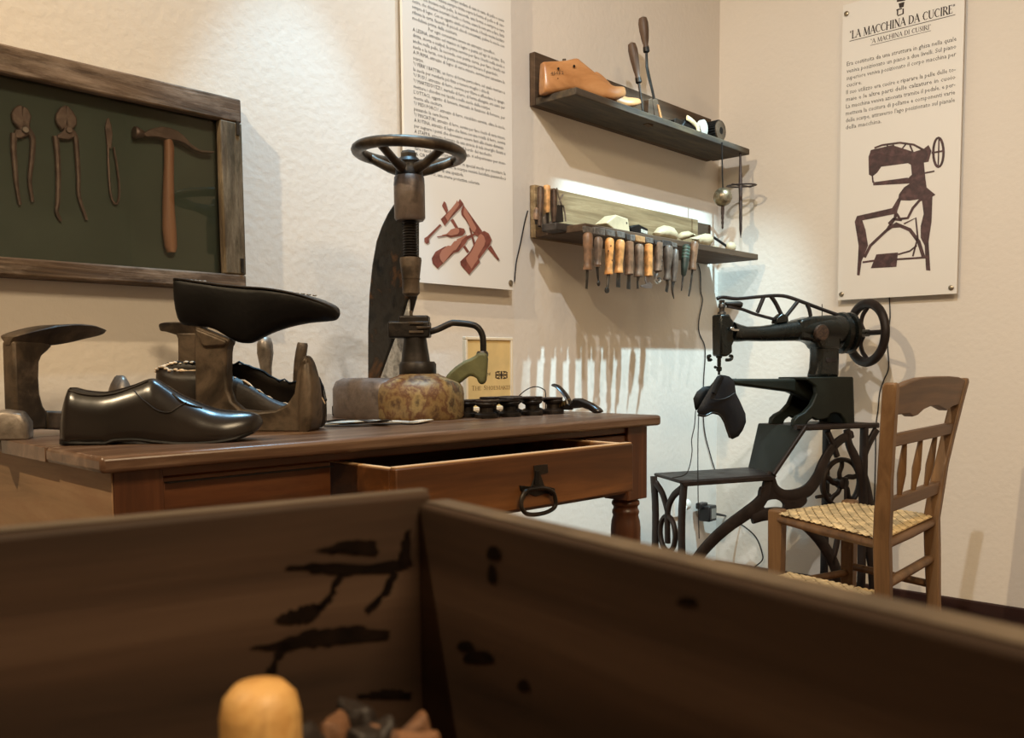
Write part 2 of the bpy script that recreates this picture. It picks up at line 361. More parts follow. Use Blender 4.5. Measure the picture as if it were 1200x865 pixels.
# roman capitals drawn as thick and thin strokes with serifs: (width, [(x0,y0,x1,y1,thick)], [serif x,y])
_T, _t = .15, .06
GLY = {
 'A': (.78, [(.06, 0, .40, 1, _t), (.38, 1, .72, 0, _T), (.18, .36, .6, .36, _t)], [(.06, 0), (.72, 0)]),
 'C': (.78, [(.68, .82, .5, .97, _t), (.5, .97, .28, .93, .09), (.28, .93, .12, .7, .12), (.12, .7, .08, .45, _T), (.12, .45, .16, .22, .13), (.16, .22, .34, .05, .1), (.34, .05, .55, .03, _t), (.55, .03, .7, .16, _t), (.68, .72, .68, .95, .05)], []),
 'D': (.8, [(.14, 0, .14, 1, _T), (.1, .97, .4, .97, _t), (.4, .97, .62, .8, .1), (.62, .8, .7, .5, _T), (.7, .5, .62, .2, _T), (.62, .2, .4, .03, .1), (.4, .03, .1, .03, _t)], [(.14, 0), (.14, 1)]),
 'E': (.62, [(.14, 0, .14, 1, _T), (.1, .97, .54, .97, _t), (.14, .52, .44, .52, _t), (.1, .03, .56, .03, _t), (.53, .97, .53, .82, .05), (.55, .03, .55, .2, .05)], [(.14, 0), (.14, 1)]),
 'H': (.86, [(.14, 0, .14, 1, _T), (.7, 0, .7, 1, _T), (.14, .52, .7, .52, _t)], [(.14, 0), (.14, 1), (.7, 0), (.7, 1)]),
 'I': (.36, [(.18, 0, .18, 1, _T)], [(.18, 0), (.18, 1)]),
 'K': (.78, [(.14, 0, .14, 1, _T), (.62, 1, .18, .45, _t), (.28, .55, .68, 0, _T)], [(.14, 0), (.14, 1), (.62, 1), (.68, 0)]),
 'L': (.6, [(.14, 0, .14, 1, _T), (.1, .03, .54, .03, _t), (.53, .03, .53, .22, .05)], [(.14, 0), (.14, 1)]),
 'M': (1.0, [(.12, 0, .16, 1, _t), (.17, 1, .48, .05, _T), (.48, .05, .8, 1, _t), (.82, 1, .86, 0, _T)], [(.12, 0), (.86, 0), (.14, 1), (.84, 1)]),
 'N': (.84, [(.14, 0, .14, 1, _t), (.14, 1, .7, .02, _T), (.7, 0, .7, 1, _t)], [(.14, 0), (.7, 1), (.12, 1)]),
 'O': (.86, [(.42, .97, .2, .85, .1), (.2, .85, .1, .5, _T), (.1, .5, .2, .15, _T), (.2, .15, .42, .03, .1), (.42, .03, .64, .15, .1), (.64, .15, .74, .5, _T), (.74, .5, .64, .85, _T), (.64, .85, .42, .97, .1)], []),
 'R': (.74, [(.14, 0, .14, 1, _T), (.1, .97, .4, .97, _t), (.4, .97, .55, .82, .1), (.55, .82, .52, .6, .13), (.52, .6, .36, .5, .08), (.36, .5, .14, .5, _t), (.34, .5, .66, 0, _T)], [(.14, 0), (.14, 1), (.66, 0)]),
 'S': (.58, [(.46, .85, .32, .97, _t), (.32, .97, .16, .88, .1), (.16, .88, .14, .7, .12), (.14, .7, .4, .42, _T), (.4, .42, .44, .2, .13), (.44, .2, .3, .04, .1), (.3, .04, .12, .1, _t), (.47, .75, .47, .97, .05), (.1, .03, .1, .25, .05)], []),
 'T': (.7, [(.35, 0, .35, 1, _T), (.06, .97, .64, .97, _t), (.07, .97, .07, .8, .05), (.63, .97, .63, .8, .05)], [(.35, 0)]),
 'U': (.82, [(.14, 1, .14, .3, _T), (.14, .3, .24, .08, .13), (.24, .08, .42, .02, .1), (.42, .02, .6, .1, _t), (.6, .1, .68, .3, _t), (.68, .3, .68, 1, _t)], [(.14, 1), (.68, 1)]),
 '"': (.34, [(.1, 1, .1, .78, .07), (.22, 1, .22, .78, .07)], []), ' ': (.4, [], []),
}
def serif_width(s): return sum(GLY[ch.upper()][0]*(1 if not ch.islower() else .8) for ch in s)
def put_serif(m, s, org, ex, ez, h, width):
    """lower case letters come out as small capitals"""
    k = width/serif_width(s); x = 0; org, ex, ez = V(org), V(ex), V(ez)
    def q(a, b, c, d): m.face([org+ex*p[0]+ez*p[1] for p in (a, b, c, d)])
    for ch in s:
        gw, st, se = GLY[ch.upper()]; sc = .8 if ch.islower() else 1; kx = k*sc; ky = h*sc
        for x0, y0, x1, y1, t in st:
            a = V((x+x0*kx, y0*ky)); b = V((x+x1*kx, y1*ky)); d = (b-a).normalized(); nn = V((-d.y, d.x))*t*h*.5*sc; d = d*t*h*.18*sc
            q(a-d-nn, b+d-nn, b+d+nn, a-d+nn)
        for sx, sy in se:
            a = x+sx*kx; y = sy*ky; q((a-.13*kx, y-.022*h), (a+.13*kx, y-.022*h), (a+.13*kx, y+.022*h), (a-.13*kx, y+.022*h))
        x += gw*kx

# ================================================================== the room
X0, Y0, HC = -6.2, -5.2, 2.95
def struct(o): return tag(o, kind='structure')
struct(M().box((X0/2, .05, HC/2), (-X0+.2, .1, HC)).done('wall_left', WALL))
struct(M().box((.05, Y0/2, HC/2), (.1, -Y0, HC)).done('wall_right', WALL))
struct(M().box((X0/2, Y0-.05, HC/2), (-X0+.2, .1, HC)).done('wall_near', WALL))
struct(M().box((X0-.05, Y0/2, HC/2), (.1, -Y0, HC)).done('wall_far', WALL))
struct(M().box((X0/2, Y0/2, -.05), (-X0+.2, -Y0+.2, .1)).done('floor', FLOOR))
struct(M().box((X0/2, Y0/2, HC+.05), (-X0+.2, -Y0+.2, .1)).done('ceiling', CEIL))
struct(M().box((-.0075, Y0/2, .04), (.015, -Y0, .08)).done('baseboard_right', BASEB, bevel=.004))
struct(M().box((X0/2-.0075, -.0075, .04), (-X0-.015, .015, .08)).done('baseboard_left', BASEB, bevel=.004))

# ================================================================== display case on the left wall
D = .05
def cy(px, py, y=-D): return on_y(px, py, y)
ctr, cbr, itr, ibr = cy(284, 117), cy(288, 338), cy(258, 139.5), cy(264.5, 320.5)
xr, zt, zb = (ctr.x+cbr.x)/2, ctr.z, cbr.z-.004
xi, zti, zbi = (itr.x+ibr.x)/2, itr.z, ibr.z
xl = -3.16; fw = xr-xi
case = thing('display_case', (xr, 0, zb), 'weathered wooden display case with green back and glass, holding old tools on the wall', 'display case')
def rail(z0, z1): return M().box(((xl+xr)/2, -D+.011, (z0+z1)/2), (xr-xl, .022, z1-z0))
rail(zti, zt).done('frame_rail', OLDW, case, bevel=.004)
rail(zb, zbi).done('frame_rail', OLDW, case, bevel=.004)
M().box(((xi+xr)/2, -D+.0105, (zti+zbi)/2), (fw, .021, zti-zbi)).done('frame_stile', OLDWZ, case, bevel=.003)
M().box((xl+fw/2, -D+.0105, (zti+zbi)/2), (fw, .021, zti-zbi)).done('frame_stile', OLDWZ, case, bevel=.003)
t = M()
for z in (zt-.008, zb+.008): t.box(((xl+xr)/2, -.0145, z), (xr-xl+.006, .027, .018))
for x in (xl+.006, xr-.006): t.box((x, -.0145, (zt+zb)/2), (.018, .027, zt-zb-.034))
t.done('case_tray', OLDW, case, bevel=.003)
M().box(((xl+xr)/2, -.004, (zt+zb)/2), (xr-xl-.03, .006, zt-zb-.03)).done('green_backing', GREENB, case)
M().box(((xl+xr)/2, -.0315, (zti+zbi)/2), (xi-xl-fw+.012+.012, .002, zti-zbi+.012)).done('glass_pane', GLASS, case)
for z, x in ((zti-.012, xr-.011), (zbi+.02, xr-.011)): M().box((x, -D-.0012, z), (.007, .003, .03)).done('hinge', GUN, case)
M().cyl((-2.155, -.013, zt), (-2.155, -.013, zt+.008), .007, .004).done('hanger', SCREW, case)
YB = -.0085
def pc(px, py): return on_y(px, py, YB)
def crop(ox, oy, s): return lambda x, y: (ox+x/s, oy+y/s)
TOOLM = mottled('case_tool_iron', [(74, 62, 56), (104, 88, 80), (136, 120, 110)], 30, (.4, .6), .5, .3)
TOOLW = wood('hammer_handle_wood', (122, 86, 62), (148, 106, 80), (170, 130, 100), (0, 0, 1), 1.4, .45, .2)
c = crop(0, 110, 5.087)
def pincers(spec, label):
    base = pc(*c(*spec['pivot'])); th = thing('pincers', (base.x, -.007, pc(*c(*spec['legs'][0][-1])).z), label, 'pincers', 'iron pincers in the display case')
    for hp in spec['jaws']: M().prism([pc(*c(*p)) for p in hp], (0, -.009, 0)).done('jaw', TOOLM, th, bevel=.0025)
    for lg in spec['legs']:
        pts = smooth_path([pc(*c(*p))+V((0, -.004, 0)) for p in lg], 4); k = len(pts)
        M().tube(pts, [.0062-.003*i/k for i in range(k)], 8).done('handle', TOOLM, th)
    M().cyl(base+V((0, -.002, 0)), base+V((0, -.014, 0)), .007, .006).done('rivet', STEEL if spec.get('r') else TOOLM, th, bevel=.001)
pincers(dict(pivot=(138, 222), r=1, jaws=[[(66, 165), (60, 120), (75, 90), (105, 68), (125, 75), (128, 130), (160, 200), (120, 240), (95, 200)], [(128, 75), (160, 95), (180, 140), (170, 190), (180, 240), (120, 270), (75, 270), (80, 215), (110, 215)]],
             legs=[[(78, 240), (76, 320), (84, 430), (96, 560), (114, 662)], [(160, 215), (190, 270), (184, 400), (172, 520), (190, 645)]]), 'short rusty pincers with a bright round rivet, leftmost tool in the case')
pincers(dict(pivot=(398, 222), jaws=[[(322, 165), (325, 125), (350, 85), (385, 68), (395, 130), (400, 200), (360, 220), (335, 190)], [(388, 70), (425, 105), (450, 150), (450, 190), (425, 215), (440, 260), (400, 280), (330, 270), (330, 250), (370, 225)]],
             legs=[[(325, 255), (334, 330), (342, 470), (340, 640), (332, 700), (358, 760)], [(400, 210), (440, 250), (452, 330), (462, 480), (466, 610), (512, 752)]]), 'long rusty pincers with dark broad jaws, second tool in the case')
th = thing('spring_tweezers', (pc(*c(675, 400)).x, -.007, pc(*c(690, 660)).z), 'thin spring shears shaped like a narrow leaf, between long pincers and hammer', 'shears')
M().prism([pc(*c(*p)) for p in ((622, 200), (632, 150), (645, 142), (660, 190), (668, 240), (660, 330), (636, 330))], (0, -.004, 0)).done('blade', TOOLM, th, bevel=.0015)
M().tube(smooth_path([pc(*c(*p))+V((0, -.004, 0)) for p in ((638, 320), (644, 480), (655, 600), (678, 655), (700, 640), (706, 560), (692, 430), (672, 320))], 5), .0024, 6).done('spring', TOOLM, th)
c = crop(140, 130, 4.807)
th = thing('cobbler_hammer', (pc(*c(265, 400)).x, -.007, pc(*c(270, 805)).z), 'cobbler hammer with wooden handle and long curved iron peen, rightmost in the case', 'hammer')
hp = [(112, 135), (150, 112), (215, 97), (265, 105), (310, 125), (345, 155), (380, 195), (430, 228), (512, 236), (510, 244), (440, 243), (385, 222), (340, 190), (300, 175), (240, 168), (190, 155), (125, 155)]
M().prism([pc(*c(*p))+V((0, -.002, 0)) for p in hp], (0, -.018, 0)).done('hammer_head', TOOLM, th, bevel=.004)
a, b = pc(*c(65, 110)), pc(*c(115, 160))
M().lathe(pc(*c(88, 130))+V((0, -.012, 0)), (-1, 0, .05), [(.007, -.012), (.010, -.002), (.0125, .002), (.0125, .006), (.011, .008)], 16).done('striking_face', TOOLM, th)
ps = [(258, 165, 24), (265, 210, 30), (265, 290, 28), (262, 400, 31), (262, 550, 36), (268, 680, 42), (275, 770, 38), (278, 800, 24)]
M().tube([pc(*c(x, y))+V((0, -.011, 0)) for x, y, _ in ps], [(w2/4.807*.0019*.92, .009) for *_, w2 in ps], 12, flat=V((1, 0, 0))).done('handle', TOOLW, th)

# ================================================================== posters
def poster(name, loc, org, ex, nrm, w, h, label):
    th = thing(name, loc, label, 'poster')
    return th
YP = -.036
pr, pl_ = on_y(601.7, 340, YP), on_y(472, 60, YP)
pz0, pz1 = pr.z, 2.16; px0, px1 = pl_.x, pr.x
post = thing('wall_poster', (px1, 0, pz0), 'tall white printed poster with dense text and a picture of leather tools', 'poster', 'information posters on the walls')
M().box(((px0+px1)/2, YP+.004, (pz0+pz1)/2), (px1-px0, .008, pz1-pz0)).done('poster_panel', WHITE, post)
for x in (px0+.02, px1-.014):
    for z in (pz0+.02, pz1-.02):
        M().lathe((x, 0, z), (0, -1, 0), [(.006, 0), (.006, .037), (.0085, .0372), (.0085, .040), (.005, .042)], 14).done('standoff_screw', SCREW, post)
lines = [
 (-8, 'lavoro del ciabattino, che un tempo andava di casa in casa, di pelle e cuoio', 1),
 (-7, 'cire, la tomaia che veniva sempre tirata sopra la forma di pelle e di cuo-', 1),
 (-6, 'bucati, che bucava nella pelle, la seconda, una forma e sempre a cera', 1),
 (-5, 'cucire, che chiudeva incurvati i buchi e i forma, usava la vera arte a fare, fatta', 1),
 (-4, 'sempre di legno. Con un oggetto simile ad una spatola, il fondo veniva lucidato', 1),
 (-3, 'rifiniva la carta, facendo di piccoli chiodi consumati, puliva le suole con', 1),
 (-2, 'modulava prima della cucitura.', 0),
 (-1, 'Per ogni consumare aveva un attrezzo specifico.', 2),
 (0, 'A LESINA, attrezzo col manico in legno e punta ad ago in acciaio. Era', 1),
 (1, 'dritta, storta e scalpel, la prima serviva per fare i buchi nella suola e', 1),
 (2, 'anche nella pelle, la seconda, con punta curva, per fare i buchi sui', 1),
 (3, 'suola e la terza, con la punta incavata per bucare il guardolo.', 0),
 (4, 'A FURMA, attrezzo di legno di varie misure, serviva per assestare la', 1),
 (5, 'scarpa.', 0),
 (6, "'U FERR' I BATTIRI, un ferro di forma particolare, sul quale mettere a", 1),
 (7, 'la suola per renderla più fitta e tenere meglio i chiodi.', 0),
 (8, "'U FUSU, attrezzo di ferro, serviva per filare e affusolare lo spago.", 0),
 (9, "'U MARTEDDUZZU, martello di ferro, di forma allungata, era usato per", 1),
 (10, 'mettere i chiodini nei tacchi e nelle suole delle scarpe.', 0),
 (11, "L'OTTACI, oggetto di lamiera, manuale in funzione di fornace, per", 1),
 (12, 'mente alla cucitura.', 0),
 (13, "'U PEDI PORCU, attrezzo di ferro, riscaldato serviva, oltre le suole,", 1),
 (14, 'passando la cera buona.', 0),
 (15, "'U PINCIATURI, attrezzo di ferro, serviva per fare i buchi di varia misura.", 1),
 (16, 'A RUTINA, attrezzo di legno che finiva con una rotella di ferro, serviva', 1),
 (17, 'per segnare i punti che dovevano essere fatti alla stessa distanza.', 0),
 (18, 'A STAPPA, attrezzo formato da una striscia di tela smeriglio fissata a', 1),
 (19, 'un legno, serviva per smerigliare il bordo del tacchetto.', 0),
 (20, 'I ZIPPI, chiodini di legno a testa larga, si adoperavano per mon-', 1),
 (21, 'tare i tacchi delle scarpe.', 0),
 (22, "'A CIRA, si scioglieva al fuoco, in special modo per montare la", 1),
 (23, 'suola e lucidati i tacchi, la scarpa veniva lucidata passandoci', 1),
 (24, 'la crema a mezzo di una spazzola.', 0),
 (25, "'U CIROTTO, una crema protettiva colorata.", 0)]
t = M(); zl = on_y(483, 36, YP).z; zs = on_y(487, 156, YP).z; step = (zl-zs)/18
xt = on_y(483.5, 36, YP).x; wt = on_y(591, 66, YP).x-xt
for i, s, just in lines:
    put_text(t, s, (xt+(.055 if just == 2 else 0), YP-.0006, zl-i*step), (1, 0, 0), (0, 0, 1), step*.92, width=wt if just == 1 else None, maxw=wt)
t.done('printed_text', INK, post, smooth=0)
# the printed picture of five tools
c = crop(490, 220, 7.864)
def pp(pts, off=.0006): return [on_y(*c(*p), YP-off) for p in pts]
pic = [[(220, 165), (238, 125), (252, 135), (275, 210), (262, 240), (238, 200)], [(298, 300), (322, 285), (370, 370), (352, 390)], [(412, 545), (432, 530), (472, 590), (452, 602)],
       [(208, 290), (370, 130), (385, 102), (420, 150), (400, 175), (305, 275), (245, 352)],
       [(200, 335), (215, 345), (115, 450), (100, 470), (102, 505), (78, 518), (58, 500), (57, 465), (85, 448)],
       [(172, 450), (250, 436), (305, 388), (380, 368), (425, 378), (434, 410), (410, 440), (300, 460), (260, 445), (180, 458)],
       [(125, 650), (160, 590), (250, 540), (290, 545), (345, 490), (380, 490), (385, 465), (440, 450), (530, 415), (540, 425), (455, 480), (440, 510), (370, 590), (330, 600), (290, 640), (180, 745), (135, 700)],
       [(395, 215), (415, 155), (440, 190), (590, 400), (560, 450), (520, 435), (440, 300), (400, 250)], [(470, 370), (480, 365), (528, 520), (512, 535)],
       [(388, 680), (470, 600), (580, 410), (610, 398), (650, 420), (678, 480), (660, 530), (560, 660), (570, 685), (470, 800), (395, 715)], [(640, 560), (670, 530), (748, 660), (735, 670)]]
t = M()
for i, pl2 in enumerate(pic): t.face([on_y(*c(x+9, y+12), YP-.0003) for x, y in pl2])
t.done('printed_soft_shadow', PRSH, post, smooth=0)
t = M()
for i, pl2 in enumerate(pic): t.face(pp(pl2, .0006+.0001*i))
t.done('printed_tools_picture', PRT, post, smooth=0)
t = M()
for i in (3, 5, 6, 7, 9):
    pl2 = pic[i]; cx_ = sum(p[0] for p in pl2)/len(pl2); cy_ = sum(p[1] for p in pl2)/len(pl2)
    t.face(pp([(cx_+(x-cx_)*.62-7, cy_+(y-cy_)*.80-9) for x, y in pl2], .0019+.0001*i))
t.done('printed_highlights', PRTL, post, smooth=0)

XP = -.034
qr, ql = on_x(1121, 344, XP), on_x(985.5, 143, XP)
qy0, qy1, qz0, qz1 = qr.y, ql.y, qr.z, 2.14
rpo = thing('wall_poster', (0, (qy0+qy1)/2, qz0), 'white printed poster about the sewing machine with a brown machine picture', 'poster', 'information posters on the walls')
M().box((XP+.004, (qy0+qy1)/2, (qz0+qz1)/2), (.008, qy1-qy0, qz1-qz0)).done('poster_panel', WHITE, rpo)
for y in (qy0+.017, qy1-.014):
    for z in (qz0+.02, on_x(993, 16, XP).z):
        M().lathe((0, y, z), (-1, 0, 0), [(.006, 0), (.006, .035), (.0085, .0352), (.0085, .038), (.005, .040)], 14).done('standoff_screw', SCREW, rpo)
EXR = (0, -1, 0)
def rx(px, py, off=.0006): return on_x(px, py, XP-off)
t = M()
a, b = rx(995.5, 46), rx(1119.5, 15.5)
put_serif(t, '"La Macchina da Cucire"'.replace('La', 'LA').replace('da', 'DA').replace('acchina', 'ACCHINA').replace('ucire', 'UCIRE'), a, EXR, (0, 0, 1), .027, a.y-b.y)
t.box((XP-.0004, (a.y+b.y)/2, a.z-.007), (.0006, a.y-b.y, .002))
a2, b2 = rx(1020, 50.5), rx(1091, 34.5)
put_serif(t, '"A MACHINA DI CUSIRI"', (a2.x, a2.y, a2.z-.002), EXR, (0, 0, 1), .015, a2.y-b2.y)
t.box((XP-.0004, (a2.y+b2.y)/2, a2.z-.008), (.0006, a2.y-b2.y, .0013))
t.done('printed_title', INKT, rpo, smooth=0)
rl = ['Era costituita da una struttura in ghisa nella quale', 'veniva posizionato un piano a due livelli. Sul piano', 'superiore veniva posizionato il corpo macchina per', 'cucire.',
      'Il suo utilizzo era cucire e riparare la pelle delle to-', 'maie e le altre parti delle calzature in cuoio', 'La macchina veniva azionata tramite il pedale, e per-', 'metteva la cucitura di pellame e componenti varie',
      "delle scarpe, attraverso l'ago posizionato sul pianale", 'della macchina.']
t = M(); za = rx(992.5, 77.5).z; zb2 = rx(991.7, 143.5).z; st = (za-zb2)/8; ya = rx(992.3, 80).y; wa = ya-rx(1120.5, 57).y
for i, s in enumerate(rl):
    put_text(t, s, (XP-.0006, ya, za-i*st), EXR, (0, 0, 1), st*.86, width=wa if i not in (3, 9) else None)
t.done('printed_text', INK, rpo, smooth=0)
t = M()                                                           # small ornament above the title
for pts in ([(1051, 0), (1061, -2), (1061, 0.6), (1051, 2.4)], [(1053, 4), (1060, 2), (1059, 8), (1054, 9.5)], [(1050.5, 11), (1057, 9), (1057, 10.6), (1050.5, 12.6)], [(1051, 12), (1052.6, 12), (1052.6, 18), (1051, 18)], [(1052, 18), (1059, 15), (1059, 16.4), (1052, 19.2)], [(1057.5, 10), (1059.2, 10), (1059.2, 16), (1057.5, 16)]):
    t.face([rx(*p) for p in pts])
t.done('printed_ornament', INKT, rpo, smooth=0)
c = crop(990, 140, 4.33)
def rp(pts, k=0): return [on_x(*c(*p), XP-.0006-.0001*k) for p in pts]
RN = V((1, 0, 0))
t = M()
polys = [[(120, 190), (133, 155), (240, 130), (350, 165), (395, 150), (410, 310), (330, 330), (320, 300), (340, 280), (335, 230), (320, 222), (185, 240), (165, 270), (140, 290), (122, 280)],
         [(138, 290), (150, 318), (320, 295), (330, 325), (145, 335)], [(385, 160), (425, 130), (440, 160), (425, 215), (398, 220)],
         [(275, 380), (300, 345), (330, 325), (410, 305), (415, 345), (460, 382), (440, 395), (330, 412), (270, 410)],
         [(62, 490), (240, 450), (270, 400), (285, 410), (262, 478), (90, 512), (50, 520)], [(50, 518), (85, 500), (105, 560), (118, 640), (85, 720), (75, 792), (62, 790), (70, 640)],
         [(390, 400), (445, 390), (440, 520), (425, 620), (434, 768), (412, 765), (405, 640), (385, 600), (385, 540), (400, 480)],
         [(160, 685), (270, 675), (262, 748), (132, 755)]]
for i, p in enumerate(polys): t.face(rp(p, i))
def rr(pts, wpx, k=9): t.ribbon([on_x(*c(*p), XP-.0011) for p in pts], wpx/4.33*.0028, RN, .0006)
rr([(150, 145), (190, 130), (280, 118), (350, 128), (400, 155)], 10); rr([(130, 160), (240, 185), (300, 180)], 8)
for a in (((215, 130), (225, 165)), ((245, 128), (265, 175)), ((310, 125), (270, 175)), ((330, 130), (345, 165))): rr(a, 8)
rr([(262, 478), (280, 505), (320, 500), (345, 450), (380, 410), (420, 395)], 14); rr([(262, 440), (255, 500), (215, 560), (130, 640), (100, 700)], 16)
rr([(215, 560), (260, 530), (330, 560), (375, 620), (400, 700)], 18); rr([(290, 540), (240, 545), (225, 525), (245, 505), (290, 510)], 14); rr([(300, 530), (360, 500), (370, 600), (345, 695)], 9)
rr([(90, 725), (160, 715)], 10); rr([(260, 710), (415, 700)], 10); rr([(270, 685), (330, 668), (365, 640)], 9); rr([(140, 285), (143, 320)], 8); rr([(405, 272), (455, 262)], 8)
ring = [(475+26*math.cos(a), 167+74*math.sin(a)) for a in [i*PI/10 for i in range(20)]]
t.ribbon([on_x(*c(*p), XP-.0012) for p in ring], 12/4.33*.0028, RN, .0006, closed=True)
rr([(440, 170), (498, 160)], 9); rr([(478, 100), (474, 235)], 7)
t.done('printed_machine_picture', PRM, rpo, smooth=0)

# ================================================================== framed sign on the table (writing only)
# ================================================================== shelves
TH = .022
def shelf(zb_, xl_, xr_, depth, top, label, mats):
    th = thing('wall_shelf', ((xl_+xr_)/2, 0, zb_), label, 'shelf', 'rustic shelves on the left wall')
    mb, ms, split = mats
    if split: M().box(((xl_+split)/2, -.011, (zb_+top)/2), (split-xl_-.004, .022, top-zb_)).done('back_board', mb, th, bevel=.002); M().box(((split+xr_)/2, -.010, (zb_+top)/2-.004), (xr_-split, .02, top-zb_-.008)).done('back_board', SHELFD, th, bevel=.002, label='darker short back board at the right end')
    else: M().box(((xl_+xr_)/2, -.011, (zb_+top)/2), (xr_-xl_, .022, top-zb_)).done('back_board', mb, th, bevel=.002)
    M().box(((xl_+xr_)/2+.008, -.022-(depth-.022)/2, zb_+TH/2), (xr_-xl_+.012, depth-.022, TH)).done('shelf_board', ms, th, bevel=.003)
    return th
ZU, ZL = 1.668, 1.273
UD, LD = .178, .215
shelf(ZU, -1.141, -.098, UD, 1.826, 'upper rustic shelf of dark old boards carrying wooden lasts and rasps', (SHELFD, SHELFU, None))
shelf(ZL, -1.146, -.092, LD, 1.432, 'lower rustic shelf with golden back board and a row of hanging hand tools', (SHELFL, SHELFD, -.19))
SU, SL = ZU+TH, ZL+TH

# ------------------------------------------------------------------ lofted bodies (lasts and shoes)
PROF = [(0, .0), (0, .55), (.0, .88), (.08, .97), (.22, 1.0), (.42, .96), (.62, .86), (.8, .7), (.93, .5), (1, .3), (1, 0)]
def body_rings(vp, st, prof=PROF, flip=False):
    """st: (px, py top, py bottom, half width); a ring per station, half widths shaped by prof (height share, width share)"""
    out = []
    for s in st:
        x, yt, yb, hw = s[:4]; a, b = vp(x, yb), vp(x, yt)
        pr = [(v, q) for v, q in prof]
        L = [a.lerp(b, (1-v) if flip else v) + vp.n*hw*q for v, q in pr]
        Rr = [a.lerp(b, (1-v) if flip else v) - vp.n*hw*q for v, q in pr[1:-1]][::-1]
        out.append(L+Rr)
    return out
def dense(st, n=3):
    k = smooth_path([V((s[0], s[1], s[2])) for s in st], n); h = smooth_path([V((s[0], s[3], 0)) for s in st], n)
    return [(p.x, p.y, p.z, max(q.y, .001)) for p, q in zip(k, h)]

# ================================================================== things on the upper shelf
c = crop(600, 60, 7.06)
def wooden_last(a, b, st, label, marks):
    vp = VP((*a, SU), (*b, SU)); th = thing('shoe_last', ((a[0]+b[0])/2, (a[1]+b[1])/2, SU), label, 'shoe last', 'wooden shoe lasts on the upper shelf')
    s2 = [(*c(x, yt), c(x, yb)[1], hw) for x, yt, yb, hw in st]
    prof = [(0, 0), (0, .5), (.03, .85), (.14, 1), (.35, .98), (.6, .85), (.82, .7), (.96, .58), (1, .45), (1, 0)]
    M().loft(body_rings(vp, dense(s2), prof)).done('last_body', LASTW, th, smooth=60)
    return th, vp
st1 = [(243, 100, 352, .014), (252, 97, 356, .021), (300, 95, 360, .025), (370, 92, 352, .026), (440, 86, 338, .026), (520, 70, 338, .026), (560, 96, 352, .026), (620, 146, 378, .028), (690, 205, 400, .030), (760, 262, 412, .031), (820, 296, 412, .030), (870, 300, 402, .026), (905, 300, 388, .019), (928, 308, 368, .010), (936, 326, 346, .003)]
th, vp = wooden_last((-1.15, -.068), (-.965, -.147), st1, 'front wooden last with a stamped number and peg holes, high heel end to the left', 1)
for x, y, r in ((384, 144, .0035), (514, 122, .0035), (380, 225, .0015)): M().cyl(vp(*c(x, y), .021), vp(*c(x, y), .0268), r, n=10).done('peg_hole', LEATD, th)
M().cyl(vp(*c(432, 66), 0), vp(*c(432, 86), 0), .0055, n=12).done('metal_bushing', IRON, th)
t = M(); a, b = vp(*c(320, 195), .0272), vp(*c(428, 188), .0272)
put_text(t, '45052', a, (b-a).normalized(), (0, 0, 1), .0125, width=(b-a).length)
t.done('stamped_number', INKT, th, smooth=0)
st2 = [(450, 190, 470, .012), (480, 185, 474, .020), (560, 180, 470, .024), (660, 185, 450, .024), (690, 180, 450, .024), (740, 215, 462, .025), (800, 280, 472, .027), (850, 340, 476, .029), (920, 385, 478, .029), (980, 392, 470, .026), (1025, 396, 455, .019), (1052, 402, 440, .010), (1064, 418, 432, .003)]
wooden_last((-1.0, -.075), (-.82, -.150), st2, 'rear wooden last mostly hidden behind the numbered one, pale rounded toe showing', 0)
RASPW = wood('rasp_handle_wood', (60, 46, 36), (86, 66, 52), (108, 86, 70), (0, 0, 1), 1.3, .5, .2)
def rasp(top, hb, bot, yt, yb, wid, label, blade):
    a, b = on_y(*bot, yb), on_y(*top, yt); k = lambda px, py: on_y(px, py, yb+(yt-yb)*(bot[1]-py)/(bot[1]-top[1]))
    h = k(*hb); th = thing('wood_handled_rasp', a, label, 'rasp', 'rasps standing on the upper shelf')
    L = (b-h).length; M().lathe(h, b-h, [(wid*.55, 0), (wid*.62, .012), (wid*.5, .02), (wid*.7, L*.3), (wid*.95, L*.6), (wid, L*.82), (wid*.8, L*.96), (wid*.3, L)], 14).done('handle', RASPW, th)
    M().lathe(h, h-b, [(wid*.62, -.012), (wid*.66, .002), (wid*.4, .005)], 14).done('ferrule', IRONB, th)
    blade(th, h, a, k); return th
rasp((740, 50), (748.5, 96), (754, 137), -.11, -.143, .0155, 'shorter rasp with a dark wooden handle and thin round shaft', lambda th, h, a, k: M().tube([h, h.lerp(a, .5), a], [.0045, .0035, .003], 8).done('shaft', IRONB, th))
rasp((753, 20), (757.5, 60), (768, 141), -.11, -.14, .0165, 'taller rasp with a brown wooden handle and flat twisted blade', lambda th, h, a, k: M().tube([h, k(758, 78), k(760.5, 90), k(764, 104), k(767, 118), a], [(.004, .004), (.007, .004), (.010, .003), (.007, .003), (.005, .004), (.004, .004)], 8, flat=V((1, 0, 0))).done('blade', IRONB, th))
c = crop(740, 90, 8)
th = thing('wooden_peg_block', on_y(*c(235, 430), -.15), 'dark forked wooden block standing at the front edge by the rasps', 'wood block')
for pts in ([(165, 210), (195, 200), (220, 420), (200, 470), (155, 440)], [(200, 215), (245, 200), (285, 420), (250, 425), (225, 400)]):
    M().prism([on_y(*c(*p), -.155) for p in pts], (0, .02, 0)).done('prong', SHELFD, th, bevel=.002)
M().prism([on_y(*c(*p), -.158) for p in ((245, 255), (262, 265), (305, 450), (285, 450))], (0, .012, 0)).done('pale_strip', LASTW, th, bevel=.001)
